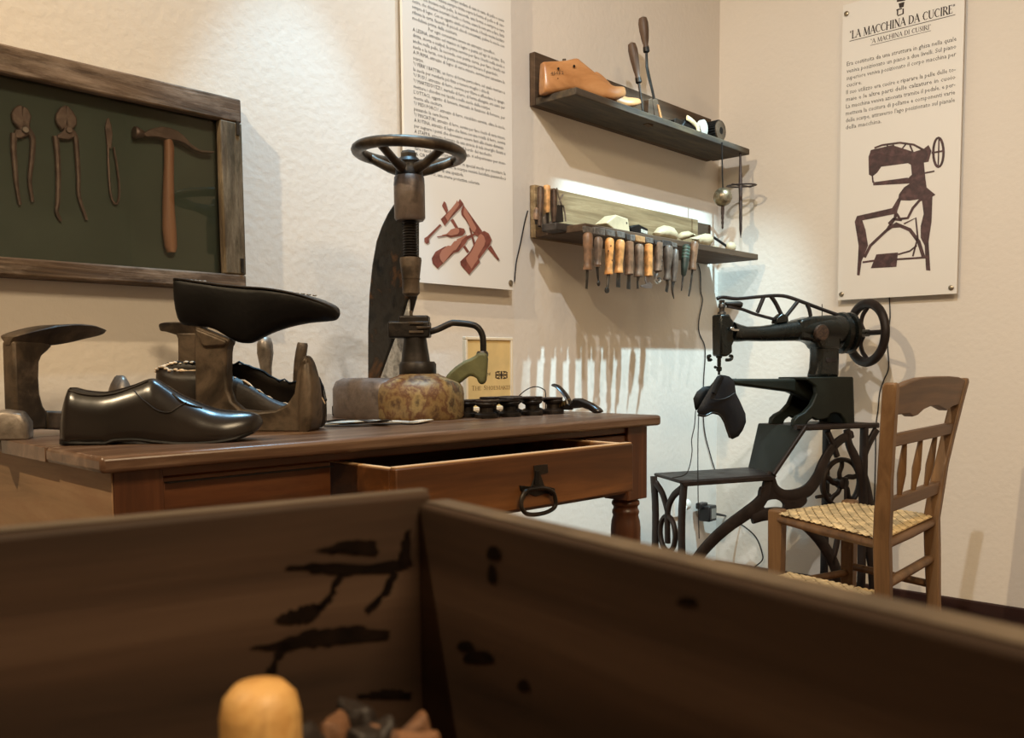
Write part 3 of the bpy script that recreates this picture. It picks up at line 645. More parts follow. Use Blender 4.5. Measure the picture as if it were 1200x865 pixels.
def px_box(name, pts, y, t, mat, label, cat, group=None, bevel=.002):
    return M().prism([on_y(*c(*p), y) for p in pts], (0, t, 0)).done(name, mat, None, label, cat, group, bevel=bevel)
px_box('white_box', [(325, 435), (405, 432), (410, 478), (330, 458)], -.15, .05, PLASW, 'small white box on the upper shelf beside the forked block', 'box')
px_box('dark_clamp', [(405, 400), (425, 385), (500, 420), (500, 470), (452, 488), (410, 470)], -.14, .05, IRONB, 'small dark iron clamp between white box and curved gauge', 'clamp')
th = thing('curved_gauge', on_y(*c(560, 540), -.14), 'dark roll with a pale curved measuring gauge beside the toothed roller', 'gauge')
M().prism([on_y(*c(*p), -.145) for p in ((470, 470), (520, 385), (600, 470), (640, 545), (560, 520))], (0, .06, 0)).done('dark_roll', LEATD, th, bevel=.006)
M().tube(smooth_path([on_y(*c(*p), -.15) for p in ((520, 382), (570, 415), (615, 465), (635, 540))], 4), [(.009, .003)]*13, 8, flat=V((1, 0, .6))).done('gauge_strip', RUSH, th)
M().lathe(on_y(*c(640, 490), -.12), (.1, -1, 0), [(.028, 0), (.030, .004), (.030, .018), (.022, .022)], 20).done('pale_disc', plain('pale_disc', (190, 184, 174), .6), th)
gc = on_y(*c(835, 505), -.15); gr = gc.z-SU-.002
th = thing('toothed_roller', (gc.x, -.11, SU), 'thick dark toothed wheel with a center hole on the right end of the upper shelf', 'gear')
t = M(); n = 26; ring = []
for i in range(n*2):
    a = 2*PI*i/(n*2); r = gr if i % 2 else gr*.93; ring.append(V((gc.x+r*math.cos(a), 0, gc.z+r*math.sin(a))))
t.loft([[p+V((0, y, 0)) for p in ring] for y in (-.06, -.148)]); t.done('toothed_rim', LEATD, th, smooth=20)
M().lathe((gc.x, -.147, gc.z), (0, -1, 0), [(.012, 0), (.036, 0), (.036, .005), (.034, .006), (.012, .006)], 28).done('wooden_face', SHELFD, th)
M().lathe((gc.x, -.150, gc.z), (0, -1, 0), [(.002, 0), (.012, 0), (.012, .004), (.002, .004)], 14).done('center_hole', LEATD, th)
# hanging spinning weights
DRILLW = mottled('drill_brown_iron', [(40, 28, 24), (58, 42, 36), (72, 54, 46)], 30, (.4, .6), .4, .2)
bc = on_y(847, 231, -.186)
th = thing('hanging_ball_drill', (bc.x, bc.y, bc.z), 'worn metal ball on a cord with a twisted spike, hung from the upper shelf', 'spindle', 'spindle tools hanging from the upper shelf')
M().sphere(bc, .0335, n=24).done('ball', mottled('worn_brass_ball', [(52, 44, 36), (110, 96, 76), (150, 134, 108), (70, 58, 48)], 26, (.25, .5), .7, .1), th)
M().tube([on_y(846, 167, -.183), on_y(846.5, 200, -.186), bc+V((0, 0, .03))], .0026, 8).done('cord', LEATD, th)
M().lathe(bc-V((0, 0, .03)), (0, 0, -1), [(.006, 0), (.006, .03), (.0045, .034), (.0055, .045), (.0035, .052), (.005, .062), (.003, .07), (.004, .08), (.001, .084)], 8).done('spike', DRILLW, th)
ra = on_y(867.5, 183, -.168); rb = on_y(868, 279, -.168)
th = thing('pump_drill', rb, 'iron pump drill with a flat ring flywheel hung from the right shelf end', 'drill', 'spindle tools hanging from the upper shelf')
M().lathe((ra.x, ra.y, ZU), (rb-ra), [(.004, 0), (.0045, .04), (.0065, .09), (.0075, .12), (.006, .16), (.0068, .2), (.0055, .22), (.0062, .24), (.005, .26), (.0055, .28), (.001, ZU-rb.z)], 10).done('spindle', DRILLW, th)
rc = on_y(869, 217.5, -.168)
t = M(); t.tube([rc+V((.05*math.cos(a), .05*math.sin(a), .004*math.sin(a+1))) for a in [i*PI/16 for i in range(32)]], [(.003, .007)]*32, 8, closed=True, flat=V((0, 0, 1))); t.done('ring_flywheel', DRILLW, th)
M().tube([rc+V((-.048, .012, 0)), rc, rc+V((.048, -.012, 0))], [(.003, .006)]*3, 8, flat=V((0, 0, 1))).done('crossbar', DRILLW, th)

# ================================================================== things on the lower shelf
c = crop(620, 200, 8.65); YS = -.07
def up(px, py, y=YS): return on_y(*c(px, py), y)
GRN = handle_mat('old_handle_dark', (74, 56, 44)); GRO = handle_mat('old_handle_orange', (196, 146, 96)); GRB = handle_mat('old_handle_brown', (124, 98, 78))
def upright(name, pts, mat, label, cat, blade=None, y=YS):
    a, b = up(*pts[0][:2], y), up(*pts[-1][:2], y); th = thing(name, (a.x, y, SL), label, cat, 'upright tools at the left end of the lower shelf')
    M().tube([up(px, py, y) for px, py, *_ in pts], [q[2] for q in pts], 12).done('handle', mat, th)
    bl = [up(*q, y) for q in blade] if blade else None
    base = V((a.x, y, SL))
    if bl: M().prism(bl, (0, .008, 0)).done('blade', IRONL, th, bevel=.001)
    M().tube([a, base], [.005, .004], 8).done('shank', IRONB, th)
    return th
upright('knife_handle', [(185, 425, .0075), (182, 400, .0095), (178, 300, .0105), (180, 200, .0115), (182, 155, .0105), (182, 145, .004)], GRO, 'upright tool with a bright orange handle, left end of the lower shelf', 'knife', [(150, 470), (180, 440), (205, 480), (205, 560), (145, 575)])
upright('file_handle', [(105, 560, .006), (112, 400, .009), (118, 260, .011), (118, 170, .010), (118, 158, .004)], GRN, 'upright tool with dark flat handle left of the orange one', 'file')
upright('punch_handle', [(72, 500, .008), (75, 440, .010), (76, 390, .006), (76, 375, .003)], GRB, 'short upright tool with a pale neck at the far left end', 'punch', y=-.10)
upright('stitching_awl', [(255, 520, .008), (252, 420, .010), (252, 300, .011), (250, 195, .010), (250, 180, .004)], GRN, 'upright tool with a reddish dark handle right of the orange one', 'awl', [(215, 560), (225, 510), (240, 540), (255, 490), (260, 560)])
th = thing('dividers', (up(320, 500).x, YS-.01, SL), 'dark upright block holding crossed thin dividers beside the upright tools', 'dividers')
M().prism([up(*p, YS-.01) for p in ((280, 350), (340, 345), (352, 520), (275, 525))], (0, .02, 0)).done('leather_sheath', LEATR, th, bevel=.002)
for p in (((280, 175), (300, 260), (330, 350)), ((345, 240), (310, 300), (300, 350)), ((345, 350), (365, 440), (372, 515))):
    M().tube([up(*q, YS-.012) for q in p], .0028, 6).done('point', IRONL, th)
# blocks along the front edge
BLKA = mottled('grey_block', [(66, 62, 58), (98, 92, 86), (130, 122, 112)], 40, (.6, .8), 0, .4)
BLKB = mottled('orange_block', [(150, 108, 66), (176, 134, 88), (198, 160, 116)], 40, (.5, .7), 0, .3)
BLKC = mottled('dark_block', [(38, 34, 32), (56, 50, 46), (70, 64, 60)], 40, (.6, .8), 0, .3)
YF = -LD
def fx(px): # x on the shelf front for a picture column
    return on_y(px, 282, YF+.03).x
c = crop(620, 200, 8.65)
M().prism([on_y(*c(*p), -.145) for p in ((272, 522), (555, 560), (555, 650), (272, 600))], (0, .055, 0)).done('tool_block', BLKC, None, 'long dark block standing left of the row of hanging tools', 'wood block', 'blocks along the front of the lower shelf', bevel=.003)
c = crop(675, 250, 7.742); YB2 = YF-.0137
blocks = [(84, 162, 112, 172, BLKA, 'grey block above the first hanging tool'), (172, 266, 120, 188, BLKA, 'grey speckled block above the second hanging tool'), (275, 356, 140, 200, BLKA, 'grey block above the third hanging tool'), (375, 447, 158, 216, BLKA, 'grey worn block above the fourth hanging tool'), (455, 496, 178, 240, BLKC, 'narrow black block above the fifth hanging tool'),
          (501, 538, 192, 248, BLKA, 'narrow grey block just left of the orange block'), (542, 630, 195, 252, BLKB, 'orange wooden block above the sixth hanging tool'), (636, 704, 213, 264, BLKA, 'grey block right of the orange block'), (711, 782, 236, 284, BLKC, 'dark slanted block above the dotted handle'), (790, 863, 240, 296, BLKC, 'dark slanted block above the grey swelling handle'), (870, 921, 260, 305, BLKA, 'small grey block at the right end of the row')]
for i, (p0, p1, y0, y1, mt, lb) in enumerate(blocks):
    dy = (p1-p0)*.20; sk = (8, -6, 4, 0)[i % 4]
    M().prism([on_y(*c(*p), YB2-.001*(i % 3)) for p in ((p0, y0), (p1-sk*.5, y0+dy+sk*.4), (p1, y1+dy), (p0+sk, y1))], (0, .0125+.001*(i % 3), 0)).done('tool_block', mt, None, lb, 'wood block', 'blocks along the front of the lower shelf', bevel=.002)
# hanging tools
c = crop(675, 250, 7.742)
YH = YF-.0135
def hp(px, py): return on_y(*c(px, py), YH)
HB, HG, HO, HOB, HD = handle_mat('handle_brown', (106, 80, 60)), handle_mat('handle_grey', (100, 82, 68)), handle_mat('handle_orange', (182, 128, 74)), handle_mat('handle_tan', (166, 118, 70)), handle_mat('handle_dark_grey', (80, 70, 62))
HGR = handle_mat('handle_green_black', (40, 48, 42))
ST = mottled('tool_blade', [(30, 28, 26), (58, 54, 50), (92, 86, 80)], 50, (.35, .5), .7, .2)
KW = .00039   # metres per crop pixel at this distance
GRP = 'hand tools hanging along the lower shelf'
def hanging(i, top, bot, w_, mat, label, blade, cat='leather tool', shape=None):
    a, b = hp(*top), hp(*bot); L = (b-a).length; r = w_*KW/2; th = thing('hanging_hand_tool', (a.x, YH, hp(*blade[-1][:2]).z if blade else b.z), label, cat, GRP)
    prof = shape or [(.35, 0), (.8, .03), (1, .1), (.98, .3), (.86, .55), (.8, .75), (.88, .9), (1, .97), (.9, 1)]
    M().lathe(a, b-a, [(r*q, L*h) for q, h in prof], 14).done('handle', mat, th)
    return th, b
def blade_flat(th, pts, w0, name='blade', mat=None):
    P = [hp(*p) for p in pts]; k = len(P)
    M().tube(P, [(w0[i]*KW/2, .0022) for i in range(k)], 8, flat=V((1, 0, 0))).done(name, mat or ST, th)
def shank(th, pts, rr):
    P = [hp(*p) for p in pts]; M().tube(smooth_path(P, 3), [rr[0]+(rr[1]-rr[0])*j/((len(P)-1)*3) for j in range((len(P)-1)*3+1)], 8).done('shank', ST, th)
bulb = [(.35, 0), (.8, .04), (1, .16), (.94, .4), (.7, .7), (.66, .82), (.85, .92), (.6, 1)]
straight = [(.5, 0), (.95, .03), (1, .3), (.95, .6), (.92, .9), (1, .97), (.8, 1)]
th, b = hanging(1, (108, 172), (105, 515), 76, HB, 'leftmost hanging tool, brown handle and straight flat blade', [(95, 685)]); blade_flat(th, [(104, 505), (100, 600), (95, 685)], [34, 34, 26])
th, b = hanging(2, (203, 212), (193, 490), 72, HG, 'second hanging tool, short bulbous handle and thin rod with a small ball', [(205, 655)], shape=bulb); shank(th, [(193, 485), (197, 560), (203, 620)], (.005, .002)); M().sphere(hp(205, 635), .0068, (1, .6, 1.3), 12).done('ball_tip', ST, th)
th, b = hanging(3, (305, 222), (296, 555), 70, HO, 'third hanging tool, orange handle with dark spots and a round disc tip', [(282, 720)]); shank(th, [(295, 550), (290, 620), (284, 680)], (.005, .004)); M().cyl(hp(281, 698)+V((0, -.003, 0)), hp(281, 698)+V((0, .003, 0)), .009, n=18).done('disc_tip', ST, th, bevel=.001)
t = M()
for x, y in ((292, 300), (268, 345), (316, 350), (300, 430)): t.sphere(hp(x, y)+V((0, -.0105, 0)), .0028, (1, .5, 1.4), 8)
t.done('dark_spots', LEATD, th)
th, b = hanging(4, (400, 238), (386, 545), 76, HOB, 'fourth hanging tool, tan orange handle and short broad blade', [(383, 675)]); blade_flat(th, [(386, 535), (384, 600), (383, 672)], [50, 54, 56])
th, b = hanging(5, (482, 253), (480, 560), 74, HB, 'fifth hanging tool, brown handle and short square dark blade', [(478, 690)], shape=straight); blade_flat(th, [(482, 550), (478, 620), (476, 688)], [44, 52, 54])
th, b = hanging(6, (572, 278), (565, 578), 76, HG, 'sixth hanging tool, greyish handle and narrow notched blade', [(560, 685)]); blade_flat(th, [(565, 570), (558, 620), (560, 685)], [50, 26, 30])
th, b = hanging(7, (657, 277), (657, 575), 70, HO, 'seventh hanging tool, clean orange handle and crescent knife blade', [(640, 685)], 'knife', straight)
M().prism([hp(*p) for p in ((635, 570), (672, 570), (668, 615), (695, 650), (690, 680), (640, 682), (590, 668), (590, 655), (640, 640), (628, 610))], (0, .003, 0)).done('blade', plain('crescent_steel', (120, 112, 108), .35, .7), th, bevel=.0006)
th, b = hanging(8, (750, 260), (742, 530), 72, HG, 'eighth hanging tool, dotted grey handle and curled bright hook', [(740, 630)], shape=straight)
M().tube(smooth_path([hp(*p) for p in ((742, 525), (722, 570), (722, 615), (745, 628), (762, 605), (752, 590))], 4), [(.006, .004)]*21, 8, flat=V((0, 1, 0))).done('hook', STEEL, th)
t = M()
for y in (300, 345, 390, 435, 480): t.sphere(hp(755-(y-300)*.04, y)+V((0, -.0125, 0)), .003, (1.4, .5, 1), 8)
t.done('dot_studs', HD, th)
th, b = hanging(9, (836, 290), (825, 605), 86, HD, 'ninth hanging tool, thick dark grey swelling handle and gouge blade', [(820, 712)], shape=[(.35, 0), (.8, .03), (1, .1), (.94, .35), (.66, .65), (.52, .85), (.75, .95), (.7, 1)]); blade_flat(th, [(826, 600), (830, 650), (820, 712)], [50, 46, 42])
th, b = hanging(10, (903, 322), (886, 622), 62, HD, 'tenth hanging tool, slim dark handle and thin curved pick', [(888, 778)], shape=[(.35, 0), (.8, .05), (1, .3), (.95, .6), (.6, .9), (.8, .97), (.7, 1)]); shank(th, [(882, 620), (874, 680), (878, 730), (888, 776)], (.006, .0015))
th, b = hanging(11, (1003, 285), (975, 572), 70, HGR, 'eleventh hanging tool, green and black wrapped tapering handle with thin rod', [(957, 705)], shape=[(.6, 0), (1, .05), (1, .5), (.85, .7), (.6, .95), (.3, 1)]); shank(th, [(972, 565), (963, 640), (956, 705)], (.0035, .0025))
t = M()
for k in range(4): q = hp(1003, 285).lerp(hp(975, 572), .08+.1*k); t.lathe(q, hp(975, 572)-q, [(.0138, 0), (.0146, .003), (.0138, .006)], 14)
t.done('green_wrapping', handle_mat('green_wrap', (58, 76, 66)), th)
th, b = hanging(12, (1076, 255), (1056, 515), 72, HB, 'rightmost hanging tool, brown handle and long narrow blade', [(1025, 752)], 'knife'); blade_flat(th, [(1058, 505), (1045, 610), (1035, 690), (1022, 752)], [30, 30, 30, 16])
# wooden pieces lying behind
PALE = plain('pale_bare_wood', (190, 174, 142), .6, var=.08, vscale=20)
t = M(); y = -.12
th = M().prism([on_y(*c(*p), -.13) for p in ((275, 88), (368, 12), (475, 48), (495, 190), (380, 175))], (0, .05, 0)).done('wooden_plane_block', PALE, None, 'pale wedge shaped wooden block with a dark hole behind the hanging tools', 'wood block', bevel=.004)
o = M().cyl(on_y(*c(458, 88), -.131), on_y(*c(458, 88), -.126), .003, n=10); o.done('peg_hole', LEATD, th)
th = M().prism([on_y(*c(*p), -.13) for p in ((495, 120), (575, 100), (655, 140), (655, 205), (575, 190), (500, 165))], (0, .06, 0)).done('dark_case', LEATD, None, 'small dark box with a worn label on the lower shelf', 'box', bevel=.003)
t = M(); t.face([on_y(*c(*p), -.1308) for p in ((590, 140), (650, 162), (650, 190), (590, 172))]); t.done('paper_label', plain('worn_label', (176, 170, 158), .8, var=.3, vscale=200), th, smooth=0)
def lump(name, poly, y, d, mat, label, cat, group=None):
    P = [on_y(*c(*p), y) for p in poly]; m = pillow(M(), P, (0, -1, 0), d, .012)
    return m.done(name, mat, None, label, cat, group, smooth=70)
lump('wooden_form', [(705, 175), (740, 130), (800, 108), (860, 120), (890, 165), (905, 230), (880, 270), (800, 245), (730, 225)], -.12, .03, PALE, 'rounded pale wooden form in the middle of the lower shelf', 'wood form', 'pale wooden forms on the lower shelf')
lump('wooden_form', [(925, 205), (955, 170), (1020, 160), (1075, 190), (1095, 215), (1030, 225), (960, 245), (930, 230)], -.12, .022, PALE, 'flat pale wooden form behind the green handled tool', 'wood form', 'pale wooden forms on the lower shelf')
c = crop(800, 180, 7.21)
lump('wooden_spatula', [(55, 715), (140, 690), (190, 675), (235, 680), (260, 715), (245, 760), (200, 790), (150, 765), (110, 740)], -.15, .016, PALE, 'broad pale wooden spatula lying near the right end of the lower shelf', 'spatula')
lump('wooden_bung', [(225, 800), (240, 782), (275, 778), (315, 795), (320, 815), (280, 815)], -.17, .012, PALE, 'small pale wooden bung beside the egg headed stick', 'bung')
th = thing('egg_headed_stick', on_y(*c(405, 830), -.16), 'dark stick with a pale egg shaped wooden head at the right shelf end', 'mallet')
M().sphere(on_y(*c(405, 790), -.16), .019, (1.25, 1, 1), 16).done('egg_head', PALE, th)
M().tube([on_y(*c(262, 708), -.10), on_y(*c(375, 785), -.155)], .005, 8).done('stick', LEATD, th)

# ================================================================== the work table
ZT = .775
E1 = V((.9982, -.0600, 0)).normalized(); E2 = V((-E1.y, E1.x, 0))          # along the front, towards the wall
F0 = V((-2.766, -.702, 0)); TL, TD = 1.168, .645
def tp(u, v, z): return F0+E1*u+E2*v+V((0, 0, z))
RT = Matrix.Rotation(math.atan2(E1.y, E1.x), 3, 'Z')
tab = thing('work_table', tp(TL/2, TD/2, 0), 'old walnut work table with turned legs and a half open drawer', 'table')
def tbox(u, v, z, su, sv, sz, name, mat, bevel=.002, parent=tab, **k): return M().box(tp(u, v, z), (su, sv, sz), RT).done(name, mat, parent, bevel=bevel, **k)
NB = 3
for i in range(NB):
    wv = TD/NB; tbox(TL/2, wv*(i+.5), ZT-.011, TL, wv-.0006, .022, 'top_board', TABT, .006 if i != 1 else .001)
LG = .066; IN = .022; ZA = .753; ZAB = .61
for (u, v) in ((IN+LG/2, IN+LG/2), (TL-IN-LG/2, IN+LG/2), (IN+LG/2, TD-IN-LG/2), (TL-IN-LG/2, TD-IN-LG/2)):
    t = M(); t.box(tp(u, v, (ZA+.595)/2), (LG, LG, ZA-.595), RT)
    t.lathe(tp(u, v, .600), (0, 0, -1), [(.030, 0), (.0265, .004), (.0265, .008), (.0305, .012), (.0305, .018), (.0265, .022), (.0265, .027), (.0295, .031), (.0295, .036), (.0275, .042), (.031, .054), (.0325, .07), (.0325, .12), (.026, .36), (.022, .46), (.028, .48), (.030, .50), (.024, .53), (.020, .60)], 20)
    t.done('leg', TABZ, tab, bevel=.002)
OU0, OU1 = 388, 742
dl = on_z(464, 550, on_p(388, 543, tp(0, IN+.006, 0), E2).z); dr = on_z(742, 517, dl.z)
vf = ((dl-F0).dot(E2)+(dr-F0).dot(E2))/2; ud0 = (dl-F0).dot(E1); ud1 = (dr-F0).dot(E1)
ud1 = (on_p(742, 517, F0+E2*vf, E2)-F0).dot(E1); ud0 = (on_p(464, 550, F0+E2*vf, E2)-F0).dot(E1)
u0 = (on_p(388, 543, tp(0, IN+.006, 0), E2)-F0).dot(E1); u1 = ud1+.003
ZD = on_p(388, 543, tp(0, IN+.006, 0), E2).z
vA = IN+.006
tbox(TL/2, vA+.011, (ZA+ZD+.003)/2, TL-2*IN-2*LG, .022, ZA-ZD-.003, 'drawer_rail', TABW)
ul = IN+LG
tbox((ul+u0)/2, vA+.011, (ZD+.003+ZAB)/2, u0-ul-.002, .022, ZD-ZAB+.003, 'front_apron', TABW)
tbox((ul+u0)/2, vA-.0002, ZD-.004, u0-ul-.006, .022, .0016, 'apron_groove', LEATD, 0)
ur = TL-IN-LG
if ur-u1 > .01: tbox((ur+u1)/2, vA+.011, (ZD+ZAB)/2, ur-u1-.003, .022, ZD-ZAB, 'front_apron', TABW)
tbox((ul+ur)/2, vA+.011, ZAB+.004, ur-ul, .022, .008, 'lower_rail', TABW)
tbox(IN+.011, TD/2, (ZA+ZAB)/2, .022, TD-2*IN-2*LG, ZA-ZAB, 'end_apron', TABE)
tbox(IN-.0012, TD/2, (ZA+ZAB)/2+.002, .002, TD-2*IN, ZA-ZAB-.006, 'end_panel', TABE, .0008)
tbox(TL-IN-.011, TD/2, (ZA+ZAB)/2, .022, TD-2*IN-2*LG, ZA-ZAB, 'end_apron', TABW)
tbox(TL/2, TD-IN-.011, (ZA+ZAB)/2, TL-2*IN-2*LG, .022, ZA-ZAB, 'back_apron', TABW)
# drawer, pulled out
u0 = min(u0, ud0-.003)
DH = ZD-on_p(744, 573, F0+E2*vf, E2).z; dth = .42
zc = ZD-.003-DH/2
dw = tbox((ud0+ud1)/2, vf+.009, zc, ud1-ud0, .018, DH, 'drawer', DRAW, .002)
def dbox(u, v, z, su, sv, sz, name, mat, bevel=.001): return M().box(tp(u, v, z), (su, sv, sz), RT).done(name, mat, dw, bevel=bevel)
dbox(ud0+.006, vf+.018+dth/2, zc, .012, dth, DH-.004, 'drawer_side', DRAW); dbox(ud1-.006, vf+.018+dth/2, zc, .012, dth, DH-.004, 'drawer_side', DRAW)
dbox((ud0+ud1)/2, vf+.018+dth, zc, ud1-ud0, .012, DH-.006, 'drawer_back', DRAW); dbox((ud0+ud1)/2, vf+.018+dth/2, zc-DH/2+.008, ud1-ud0-.02, dth, .008, 'drawer_bottom', DRAW)
for a in ((ud0+ud1)/2, ): dbox(a, vf+.009, ZD-.0015, ud1-ud0-.004, .014, .003, 'raw_top_edge', RAWW, .0008)
for a in (ud0+.006, ud1-.006): dbox(a, vf+.018+dth/2, ZD-.0035, .0095, dth, .003, 'raw_top_edge', RAWW, .0008)
fp = tp(0, vf, 0)
def df(px, py, off=0): return on_p(px, py, fp-E2*off, E2)
c = crop(380, 440, 2.857)
t = M(); t.prism([df(*c(*p)) for p in ((700, 302), (745, 297), (748, 325), (722, 332), (735, 370), (770, 378), (768, 402), (740, 395), (705, 405), (655, 385), (652, 368), (690, 372), (702, 340))], -E2*.0022)
t.done('lock_plate', IRONB, dw, bevel=.0005)
M().prism([df(*c(*p), .0022) for p in ((705, 320), (718, 320), (716, 365), (703, 365))], -E2*.002).done('keyhole', LEATD, dw)
for x in (673, 762): M().sphere(df(*c(x, 392), .006), .006, n=12).done('handle_post', IRONB, dw)
M().tube(smooth_path([df(*c(*p), .010) for p in ((676, 388), (662, 412), (660, 440), (675, 462), (705, 466), (745, 458), (772, 440), (774, 415), (764, 390), (735, 378), (705, 380))], 4, closed=True), .0038, 8, closed=True).done('bail_handle', IRONB, dw)

# ================================================================== cobbler's irons and shoes on the table
def fan(vp, c): return lambda *p: [vp(*c(*q)) for q in p]
# left last
vp = VP(on_z(20, 513, ZT), on_z(72, 508.5, ZT)); c = crop(0, 360, 5.406)
th = thing('cobbler_last', on_z(40, 506, ZT), 'three footed iron cobbler last at the left end of the table, beak pointing right', 'shoe anvil', 'iron cobbler lasts on the table')
n = vp.n
ft = [(45, 188, 240, .014), (70, 175, 250, .022), (150, 150, 250, .027), (280, 120, 245, .030), (400, 109, 228, .030), (520, 116, 200, .026), (600, 134, 184, .018), (650, 146, 168, .009), (666, 150, 154, .002)]
flat_top = [(0, 0), (0, .35), (.1, .45), (.45, .55), (.8, .9), (.93, 1), (1, .94), (1, 0)]
M().loft(body_rings(vp, dense([(*c(x, a), c(x, b)[1], h) for x, a, b, h in ft]), flat_top)).done('foot', IRON, th, smooth=50)
M().prism([vp(*c(*p))+n*.014 for p in ((48, 215), (235, 215), (300, 245), (265, 280), (230, 310), (214, 350), (211, 450), (218, 550), (238, 625), (262, 660), (262, 770), (100, 780), (62, 640))], -n*.028).done('post', IRON, th, bevel=.004)
M().prism([vp(*c(*p))+n*.014 for p in ((255, 655), (400, 660), (560, 660), (690, 640), (715, 600), (720, 560), (800, 560), (810, 700), (800, 790), (560, 786), (262, 772))], -n*.028).done('arm', IRON, th, bevel=.004)
M().loft(body_rings(vp, dense([(*c(x, a), c(x, b)[1], h) for x, a, b, h in ((705, 560, 780, .006), (720, 490, 785, .022), (760, 432, 790, .028), (800, 495, 788, .024), (815, 620, 780, .006))]))).done('foot', IRONL, th, smooth=50)
t = M(); ax = (on_z(46, 499, ZT)-on_z(8, 516, ZT)).normalized()
rg = []
for k, (s, w_, h) in enumerate(((0, .026, .040), (.004, .030, .046), (.03, .031, .048), (.075, .028, .046), (.10, .022, .042), (.105, .018, .036))):
    q = on_z(6, 516.5, ZT)+ax*s; w_ *= 1.1; sd = V((-ax.y, ax.x, 0))
    rg.append([q-sd*w_, q+sd*w_, q+sd*w_+V((0, 0, h*.55)), q+sd*w_*.7+V((0, 0, h*.92)), q+V((0, 0, h)), q-sd*w_*.7+V((0, 0, h*.92)), q-sd*w_+V((0, 0, h*.55))])
t.loft(rg); t.done('base_foot', IRONL, th, bevel=.003)

# centre last with a black shoe form upside down on it
vpc = VP(on_z(228, 505, ZT), on_z(370, 505, ZT)); c = crop(200, 320, 4.324); n = vpc.n
th = thing('cobbler_last', on_z(300, 505, ZT), 'three footed iron cobbler last holding up the black upside down shoe', 'shoe anvil', 'iron cobbler lasts on the table')
M().prism([vpc(*c(*p))+n*.016 for p in ((140, 268), (320, 340), (306, 365), (300, 400), (298, 500), (306, 590), (330, 650), (375, 690), (460, 700), (550, 690), (605, 662), (640, 610), (655, 500), (668, 450), (692, 420), (712, 440), (735, 640), (730, 780), (700, 806), (640, 808), (420, 806), (145, 800))], -n*.032).done('post', IRON, th, bevel=.005)
M().prism([vpc(*c(*p))+n*.021 for p in ((145, 280), (310, 345), (300, 372), (200, 378), (180, 368))], -n*.042).done('collar', IRON, th, bevel=.004)
M().loft(body_rings(vpc, dense([(*c(x, a), c(x, b)[1], h) for x, a, b, h in ((655, 600, 790, .008), (672, 460, 800, .022), (692, 418, 806, .028), (720, 452, 800, .031), (742, 530, 760, .028), (752, 600, 690, .010))]))).done('foot', IRON, th, smooth=50)
stb = [(36, 60, 150, .012), (44, 42, 215, .022), (60, 36, 255, .028), (100, 40, 268, .030), (180, 52, 272, .031), (240, 60, 290, .031), (300, 68, 325, .031), (350, 73, 350, .032), (395, 77, 356, .033), (430, 80, 344, .034), (500, 85, 308, .037), (560, 92, 285, .039), (620, 102, 268, .040), (690, 118, 254, .039), (750, 138, 248, .035), (800, 158, 244, .028), (835, 178, 238, .018), (852, 198, 222, .007), (856, 206, 214, .002)]
sprof = [(0, 0), (0, .25), (.08, .5), (.25, .72), (.45, .88), (.7, .98), (.88, 1), (.97, .95), (1, .84), (1, 0)]
sh = M().loft(body_rings(vpc, dense([(*c(x, a), c(x, b)[1], h) for x, a, b, h in stb]), sprof)).done('upturned_shoe', LEATD, None, 'black leather shoe turned sole up on the center iron last, toe to the right', 'shoe', 'black leather shoes on the table', smooth=60)
t = M()
rg = body_rings(vpc, dense([(*c(x, a-5), c(x, a+6)[1], h*1.03) for x, a, b, h in stb[1:-1]]), [(0, 0), (0, .9), (.2, 1), (.8, 1), (1, .92), (1, 0)])
t.loft(rg); t.done('sole', LEATR, sh, smooth=50, bevel=.001)
t = M(); random.seed(3)
for x in list(range(60, 180, 22))+list(range(430, 740, 30)):
    yy = 37+(x-60)*.085 if x < 430 else 78+(x-430)*.13
    t.sphere(vpc(*c(x, yy-4), .018+random.random()*.008), .0022, (2, 1.5, .8), 6)
t.done('nail_heads', STEEL, sh, kind='stuff')

# polished shoe in front
vps = VP(on_z(75, 520.8, ZT), on_z(290, 516, ZT)); ns = vps.n
sts = [(72, 496, 513, .006), (74, 482, 516, .016), (78, 466, 518, .025), (84, 454, 519, .031), (100, 457, 519, .034), (120, 459, 519, .035), (131, 458, 519, .035), (140, 456, 516, .034), (160, 450, 515, .033), (176, 444, 516, .034), (184, 445, 517, .036), (196, 452, 518, .038), (212, 462, 519, .042), (230, 470, 519, .044), (250, 478, 518, .043), (268, 481, 516, .040), (285, 482, 512, .032), (298, 484, 507, .022), (305, 488, 501, .011), (308, 492, 496, .003)]
shp = [(0, 0), (0, .6), (.0, .88), (.07, .97), (.2, 1), (.4, .97), (.6, .88), (.78, .72), (.92, .5), (1, .26), (1, 0)]
ds = dense(sts)
shoe = M().loft(body_rings(vps, ds, shp)).done('polished_shoe', LEATS, None, 'glossy black leather slip on shoe at the front left of the table', 'shoe', 'black leather shoes on the table', smooth=70)
def on_shoe(px, v, lift=.0012, side=1):
    for a, b in zip(ds, ds[1:]):
        if a[0] <= px <= b[0]:
            k = (px-a[0])/(b[0]-a[0]); q = [a[i]+(b[i]-a[i])*k for i in range(4)]; break
    for (v0, w0), (v1, w1) in zip(shp[2:], shp[3:]):
        if v0 <= v <= v1: ww = w0+(w1-w0)*(v-v0)/max(v1-v0, 1e-6); break
    return vps(q[0], q[2]).lerp(vps(q[0], q[1]), v)+ns*(q[3]*ww+lift)*side
M().tube(smooth_path([on_shoe(*p) for p in ((160, .9), (168, .75), (178, .62), (190, .55), (204, .6), (214, .78), (222, .92))], 4), .0009, 6).done('seam', LEATR, shoe)
M().tube(smooth_path([on_shoe(*p) for p in ((84, .95), (100, .93), (120, .93), (140, .93), (160, .95), (176, .97))], 3), .0016, 6).done('topline', LEATR, shoe)
